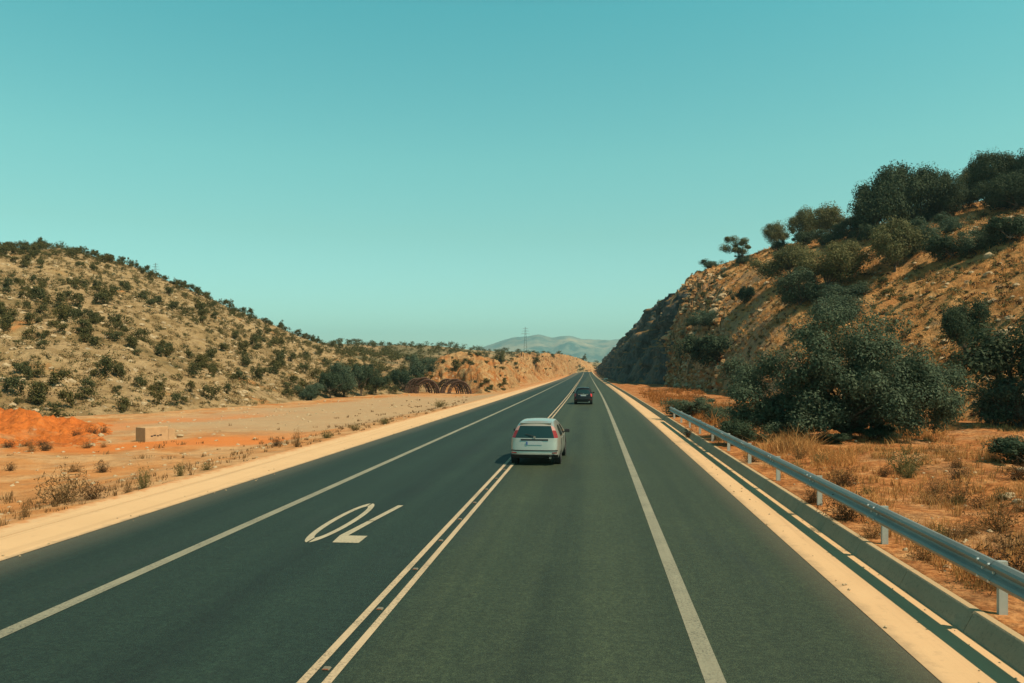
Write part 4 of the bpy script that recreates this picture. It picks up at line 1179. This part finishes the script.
# ------------------------------------------------------------------ cars
def make_car(name, loc, rz, paint_, label, dims, style):
    """box lattice body: rows = heights, stations = lengthwise, columns = across; smoothed once and split into parts"""
    L, W, H = dims
    hw = W / 2
    root = empty(name, loc, rz)
    rows_z = [0.25, 0.37, 0.62, 0.93, 1.33, 1.455]
    if style == 'b': rows_z = [0.22, 0.44, 0.70, 0.98, 1.36, 1.50]
    rows_z = [z * H / rows_z[-1] for z in rows_z]
    rw = [0.93, 0.985, 1.0, 0.965, 0.76, 0.63]
    st = [
        [0.10, 0.72, 1.80, 1.90, 3.05, 4.22],
        [0.00, 0.72, 1.80, 1.90, 3.10, 4.34],
        [0.03, 0.72, 1.80, 1.90, 3.05, 4.26],
        [0.10, 0.66, 1.78, 1.88, 2.72, 3.12],
        [0.42, 0.86, 1.74, 1.84, 2.34, 2.52],
        [0.60, 0.98, 1.72, 1.82, 2.22, 2.36]]
    st = [[y * L / 4.34 for y in r] for r in st]
    # front rows: nose heights drop
    cols = [-1.0, -0.84, -0.32, 0.32, 0.84, 1.0]
    nr, ns, nc = 6, 6, 6
    vid = {}; verts = []
    def V(j, i, k):
        key = (j, i, k)
        if key in vid: return vid[key]
        w = hw * rw[j]; y = st[j][i]; z = rows_z[j]
        if j == 2 and i == 5: w *= 0.90; z += 0.03
        if j in (0, 1) and i == 5: w *= 0.88
        if i == 5 and 0 < k < 5: y += 0.10 * (1 - cols[k] ** 2) * (1 if j < 3 else 0.7)
        if i == 0:
            w *= 0.95
            if 0 < k < 5: y -= 0.07 * (1 - abs(cols[k]) ** 2)
            else: y += 0.13 if j < 4 else 0.06
        xx = cols[k] * w
        if j == 5 and 0 < k < 5: z += 0.035 * (1 - abs(cols[k]) ** 2)
        if j == 5 and i in (1, 2, 3): z += 0.02
        if j == 4 and k in (0, 5): pass
        vid[key] = len(verts); verts.append((xx, y, z)); return vid[key]
    faces = []; mats = []      # 0 body 1 rear window 2 side window 3 windscreen 4 tail light 5 bumper 6 underside
    for j in range(nr - 1):
        for i in range(ns - 1):
            for k, flip in ((0, False), (5, True)):
                f = [V(j, i, k), V(j, i + 1, k), V(j + 1, i + 1, k), V(j + 1, i, k)]
                faces.append(f if flip else f[::-1])
                mats.append(2 if (j == 3 and i in (1, 3)) else (2 if j == 3 and i == 4 and False else 0))
        for k in range(nc - 1):
            f = [V(j, 0, k), V(j, 0, k + 1), V(j + 1, 0, k + 1), V(j + 1, 0, k)]
            mt = 0
            if j == 3: mt = 1 if 1 <= k <= 3 else 4
            if style == 'b' and j == 3: mt = 1 if 1 <= k <= 3 else 0
            if style == 'b' and j == 2: mt = 4 if k in (0, 4) else 0
            if j == 0: mt = 5
            faces.append(f); mats.append(mt)
            f = [V(j, 5, k), V(j, 5, k + 1), V(j + 1, 5, k + 1), V(j + 1, 5, k)]
            faces.append(f[::-1]); mats.append(3 if j == 3 else 0)
    for i in range(ns - 1):
        for k in range(nc - 1):
            faces.append([V(5, i, k), V(5, i, k + 1), V(5, i + 1, k + 1), V(5, i + 1, k)]); mats.append(0)
            faces.append([V(0, i, k), V(0, i + 1, k), V(0, i + 1, k + 1), V(0, i, k + 1)]); mats.append(6)
    me = bpy.data.meshes.new('cage'); me.from_pydata(verts, [], faces); me.update()
    me.polygons.foreach_set('material_index', mats)
    bm = bmesh.new(); bm.from_mesh(me); bmesh.ops.recalc_face_normals(bm, faces=bm.faces)
    cl = bm.edges.layers.float.get('crease_edge') or bm.edges.layers.float.new('crease_edge')
    for e in bm.edges:
        ms = {f.material_index for f in e.link_faces}
        if len(ms) > 1: e[cl] = 0.55
    inv = {v: k for k, v in vid.items()}
    bm.verts.ensure_lookup_table()
    for e in bm.edges:
        a, b = inv[e.verts[0].index], inv[e.verts[1].index]
        if a[0] == b[0] == 3: e[cl] = max(e[cl], 0.35)
        if a[0] == b[0] == 5 and a[1] == b[1] == 0: e[cl] = 0.3
        if a[0] == b[0] == 1 and a[1] == b[1] == 0: e[cl] = 0.4
        if a[0] == b[0] and a[0] in (0,): e[cl] = 0.6
    bm.to_mesh(me); bm.free()
    tmp = bpy.data.objects.new('cage', me); C.objects.link(tmp)
    md = tmp.modifiers.new('s', 'SUBSURF'); md.levels = 3; md.render_levels = 3
    dg = bpy.context.evaluated_depsgraph_get(); dg.update()
    ev = tmp.evaluated_get(dg).to_mesh()
    co = np.array([v.co[:] for v in ev.vertices]); polys = [(p.vertices[:], p.material_index) for p in ev.polygons]
    tmp.evaluated_get(dg).to_mesh_clear(); bpy.data.objects.remove(tmp)
    def part(nm, mat, sel):
        used = {}; vv = []; ff = []
        for vs, mi in polys:
            c = co[list(vs)].mean(0)
            if not sel(mi, c): continue
            g = []
            for v in vs:
                if v not in used: used[v] = len(vv); vv.append(tuple(co[v]))
                g.append(used[v])
            ff.append(g)
        if not ff: return None
        m2 = bpy.data.meshes.new(nm); m2.from_pydata(vv, [], ff); m2.update()
        return link(nm, m2, mat, root, True)
    body = part('body', M[paint_], lambda mi, c: mi == 0)
    part('rear_window', M['glass'], lambda mi, c: mi == 1)
    part('windscreen', M['glass'], lambda mi, c: mi == 3)
    for s in (-1, 1):
        part('side_window', M['glass'], lambda mi, c, s=s: mi == 2 and c[0] * s > 0 and c[1] < L * 0.42)
        part('side_window', M['glass'], lambda mi, c, s=s: mi == 2 and c[0] * s > 0 and c[1] >= L * 0.42)
        zt = 1.15 if style == 'a' else 9.0
        part('tail_light', M['red_lens'] if style == 'a' else M['bright_lens'], lambda mi, c, s=s: mi == 4 and c[0] * s > 0 and c[2] < zt)
        part('turn_lamp', M['pale_lens'], lambda mi, c, s=s: mi == 4 and c[0] * s > 0 and c[2] >= zt)
    part('rear_valance', M['plastic'], lambda mi, c: mi == 5)
    part('underside', M['plastic'], lambda mi, c: mi == 6)
    def rear_y(x, z):
        best = 1e9
        m_ = (np.abs(co[:, 0] - x) < 0.09) & (np.abs(co[:, 2] - z) < 0.07)
        return co[m_, 1].min() if m_.any() else 0.0
    def strip(nm, x0, x1, z, h, th, mat, n=8):
        m = MB(); vs = []
        for k in range(n + 1):
            x = x0 + (x1 - x0) * k / n; y = rear_y(x, z)
            vs += [(x, y - th, z - h / 2), (x, y - th, z + h / 2), (x, y + 0.03, z + h / 2), (x, y + 0.03, z - h / 2)]
        fs = []
        for k in range(n):
            a = k * 4; b = a + 4
            for q in range(4): fs.append((a + q, a + (q + 1) % 4, b + (q + 1) % 4, b + q))
        fs += [(0, 1, 2, 3), (n * 4 + 3, n * 4 + 2, n * 4 + 1, n * 4)]
        m.add(vs, fs); return m.build(nm, mat, root)
    zs = H / 1.455
    strip('bumper_strip', -hw * 0.90, hw * 0.90, 0.515 * zs, 0.035, 0.012, M['plastic'])
    strip('tailgate_handle', -0.46, 0.46, 0.875 * zs if style == 'a' else 0.90 * zs, 0.05, 0.012, M['plastic'] if style == 'a' else M['chrome'])
    pz = 0.765 * zs if style == 'a' else 0.80 * zs
    pl = strip('licence_plate', -0.26, 0.26, pz, 0.115, 0.02, M['plate'])
    yb = rear_y(0, pz) - 0.022
    m = MB(); m.box((-0.245, yb - 0.001, pz), (0.04, 0.008, 0.105)); m.build('plate_band', M['plate_blue'], pl)
    m = MB()
    m.lathe_x([(-0.006, 0), (-0.006, 0.045), (0.006, 0.045), (0.006, 0)], (0, 0, 0), 16)
    em = m.build('emblem', M['chrome'], root); ez = 0.96 * zs if style == 'a' else 0.93 * zs
    em.rotation_euler = (0, 0, R(90)); em.location = (0, rear_y(0, ez) - 0.012, ez)
    # roof spoiler lip, wiper, brake light, exhaust
    m = MB(); ys_ = rear_y(0, 1.33 * zs)
    m.sweep([(0.0, 0.0), (0.0, 0.03), (0.22, 0.06), (0.22, 0.0)], [(0, 0, 0), (0, 1, 0)], closed=True, cap=True)
    m.v = [((v[1] - 0.5) * hw * 1.22, st[5][0] - 0.17 + v[0], rows_z[5] - 0.055 + v[2]) for v in m.v]
    m.build('spoiler', M[paint_], root)
    m = MB(); m.tube([(0.02, rear_y(0, 1.0 * zs) - 0.02, 0.985 * zs), (-0.30, rear_y(-.3, 1.06 * zs) - 0.015, 1.06 * zs)], 0.012, 5); m.build('wiper', M['plastic'], root)
    m = MB(); m.tube([(hw * 0.62, 0.05, 0.27), (hw * 0.62, -0.06, 0.27)], 0.04, 10); m.build('exhaust_pipe', M['chrome'], root)
    for s in (-1, 1):
        # reversing lamp inside the tail light, reflector in the bumper
        m = MB(); x = s * hw * 0.78; y = rear_y(x, 0.46); m.box((x, y + 0.0, 0.44 * zs), (0.16, 0.02, 0.035)); m.build('bumper_reflector', M['red_lens'], root)
        # mirror
        m = MB(); m.box((s * (hw + 0.07), L * 0.615, 1.0 * zs), (0.18, 0.09, 0.12)); m.box((s * (hw + 0.0), L * 0.62, 0.965 * zs), (0.12, 0.05, 0.04))
        mo = m.build('wing_mirror', M['plastic'] if style == 'a' else M['black'], root); mdb = mo.modifiers.new('b', 'BEVEL'); mdb.width = 0.02; mdb.segments = 2
        m = MB()
        for yy in (1.38, 2.42):
            m2 = MB(); m2.box((s * (hw * 0.985), yy * L / 4.34, 0.87 * zs), (0.03, 0.17, 0.03)); m2.build('door_handle', M[paint_] if style == 'a' else M['chrome'], root)
        # door seams
        m2 = MB()
        for yy in (0.80, 1.85, 3.0): m2.box((s * hw * 0.985, yy * L / 4.34, 0.60 * zs), (0.012, 0.012, 0.55))
        m2.build('door_seam', M['plastic'], root)
        # head restraints behind the rear glass are not seen from outside; headlights at the nose
        m2 = MB(); m2.box((s * hw * 0.66, 4.20 * L / 4.34, 0.64 * zs), (0.36, 0.12, 0.13)); hl = m2.build('headlight', M['clear_lens'], root)
        for yy in (0.80, 3.42):
            yy = yy * L / 4.34
            wr = 0.315
            ar = MB(); ar.lathe_x([(0.0, 0.0), (0.02 * s, 0.0), (0.02 * s, wr + 0.055), (-0.2 * s, wr + 0.055)], (s * (hw - 0.05), yy, wr + 0.01), 28); ar.build('wheel_arch', M['plastic'], root)
            wh = empty('wheel', (0, 0, 0)); wh.parent = root; wh.location = (s * (hw - 0.135), yy, wr)
            ty = MB(); ty.lathe_x([(-0.10, 0.19), (-0.105, 0.27), (-0.09, wr - 0.01), (-0.06, wr), (0.06, wr), (0.09, wr - 0.01), (0.115, 0.27), (0.112, 0.20), (0.08, 0.19)], (0, 0, 0), 28)
            if s < 0: ty.v = [(-v[0], v[1], v[2]) for v in ty.v]
            ty.build('tyre', M['tyre'], wh, True)
            ri = MB(); ri.lathe_x([(0.085 * s, 0.20), (0.105 * s, 0.20), (0.105 * s, 0.175), (0.075 * s, 0.165)], (0, 0, 0), 28)
            ri.lathe_x([(0.10 * s, 0.0), (0.10 * s, 0.045), (0.07 * s, 0.05)], (0, 0, 0), 12)
            for q in range(5):
                a = 2 * math.pi * q / 5
                ri.tube([(0.09 * s, math.cos(a) * 0.03, math.sin(a) * 0.03), (0.09 * s, math.cos(a) * 0.18, math.sin(a) * 0.18)], 0.022, 5)
            ri.build('rim', M['rim'], wh)
    return tag(root, label, 'car')
make_car('hatchback_car', (-1.95, 26.0, 0.004), R(-1.4), 'silver', 'silver hatchback driving ahead, its left wheels on the double centre line', (4.34, 1.74, 1.43), 'a')
make_car('hatchback_car', (-0.90, 72.6, 0.004), 0.0, 'black', 'small black hatchback further ahead in the right lane', (4.1, 1.75, 1.52), 'b')

# ------------------------------------------------------------------ haze
m = MB(); m.box((0, 3640, 180), (9400, 7960, 400))
hz = m.build('haze', None)
t = NT('haze_air'); t.t.nodes.remove(t.b)
pv = t.n('ShaderNodeVolumePrincipled'); pv.inputs['Density'].default_value = 0.00015
pv.inputs['Color'].default_value = (0.52, 0.88, 0.95, 1); pv.inputs['Anisotropy'].default_value = 0.2
t.l(pv.outputs[0], t.t.nodes['Material Output'].inputs['Volume'])
hz.data.materials.append(t.m)
tag(hz, 'thin teal haze hanging in the air towards the mountains', 'haze', kind='stuff')
hz.display_type = 'WIRE'

# ------------------------------------------------------------------ light, sky, camera
SUN = Vector((0.52, -0.27, 0.81)).normalized()
ld = bpy.data.lights.new('sun', 'SUN'); ld.energy = 5.0; ld.angle = R(0.53); ld.color = (1.0, 0.83, 0.60)
lo = bpy.data.objects.new('sun', ld); C.objects.link(lo); lo.rotation_euler = SUN.to_track_quat('Z', 'Y').to_euler()
w = bpy.data.worlds.new('World'); scene.world = w; w.use_nodes = True
nt = w.node_tree; bg = nt.nodes['Background']
sky = nt.nodes.new('ShaderNodeTexSky'); sky.sky_type = 'NISHITA'; sky.sun_disc = False
sky.sun_elevation = math.asin(SUN.z); sky.sun_rotation = math.atan2(SUN.x, SUN.y)
sky.air_density = 1.0; sky.dust_density = 1.0; sky.ozone_density = 1.0; sky.altitude = 100
mx = nt.nodes.new('ShaderNodeMix'); mx.data_type = 'RGBA'; mx.blend_type = 'MULTIPLY'; mx.inputs[0].default_value = 1.0
# the sky's own gradient follows the height above the horizon
tc = nt.nodes.new('ShaderNodeTexCoord'); sx = nt.nodes.new('ShaderNodeSeparateXYZ'); nt.links.new(tc.outputs['Generated'], sx.inputs[0])
rp = nt.nodes.new('ShaderNodeValToRGB'); nt.links.new(sx.outputs[2], rp.inputs['Fac'])
stops = [(0.0, (1.24, 1.66, 1.48)), (0.055, (1.08, 1.60, 1.33)), (0.17, (0.99, 1.60, 1.08)), (0.254, (0.93, 1.80, 1.16)), (0.42, (0.60, 1.90, 1.27)), (0.55, (0.26, 0.95, 0.78)), (1.0, (0.12, 0.36, 0.34))]
while len(rp.color_ramp.elements) < len(stops): rp.color_ramp.elements.new(0.5)
for el, (ps, cl) in zip(rp.color_ramp.elements, stops):
    el.position = ps; el.color = tuple(c / 3 for c in cl) + (1,)
dbl = nt.nodes.new('ShaderNodeVectorMath'); dbl.operation = 'SCALE'; dbl.inputs['Scale'].default_value = 3.0
nt.links.new(rp.outputs[0], dbl.inputs[0]); nt.links.new(dbl.outputs[0], mx.inputs[7])
nt.links.new(sky.outputs[0], mx.inputs[6]); nt.links.new(mx.outputs[2], bg.inputs['Color'])
bg.inputs['Strength'].default_value = 0.087

cd = bpy.data.cameras.new('camera'); cam = bpy.data.objects.new('camera', cd); C.objects.link(cam)
cd.sensor_width = 36; cd.lens = F / 1024 * 36; cd.shift_y = (HOR - 341.5) / 1024
cd.clip_start = 0.1; cd.clip_end = 20000
cam.location = (0, 0, CAM_H); cam.rotation_euler = (R(90), 0, PSI)
scene.camera = cam
scene.render.resolution_x = 1024; scene.render.resolution_y = 683
vs = scene.view_settings; vs.view_transform = 'Standard'; vs.look = 'None'; vs.exposure = 0.35; vs.gamma = 1.0
scene.cycles.max_bounces = 6; scene.cycles.use_denoising = True; scene.cycles.volume_bounces = 0
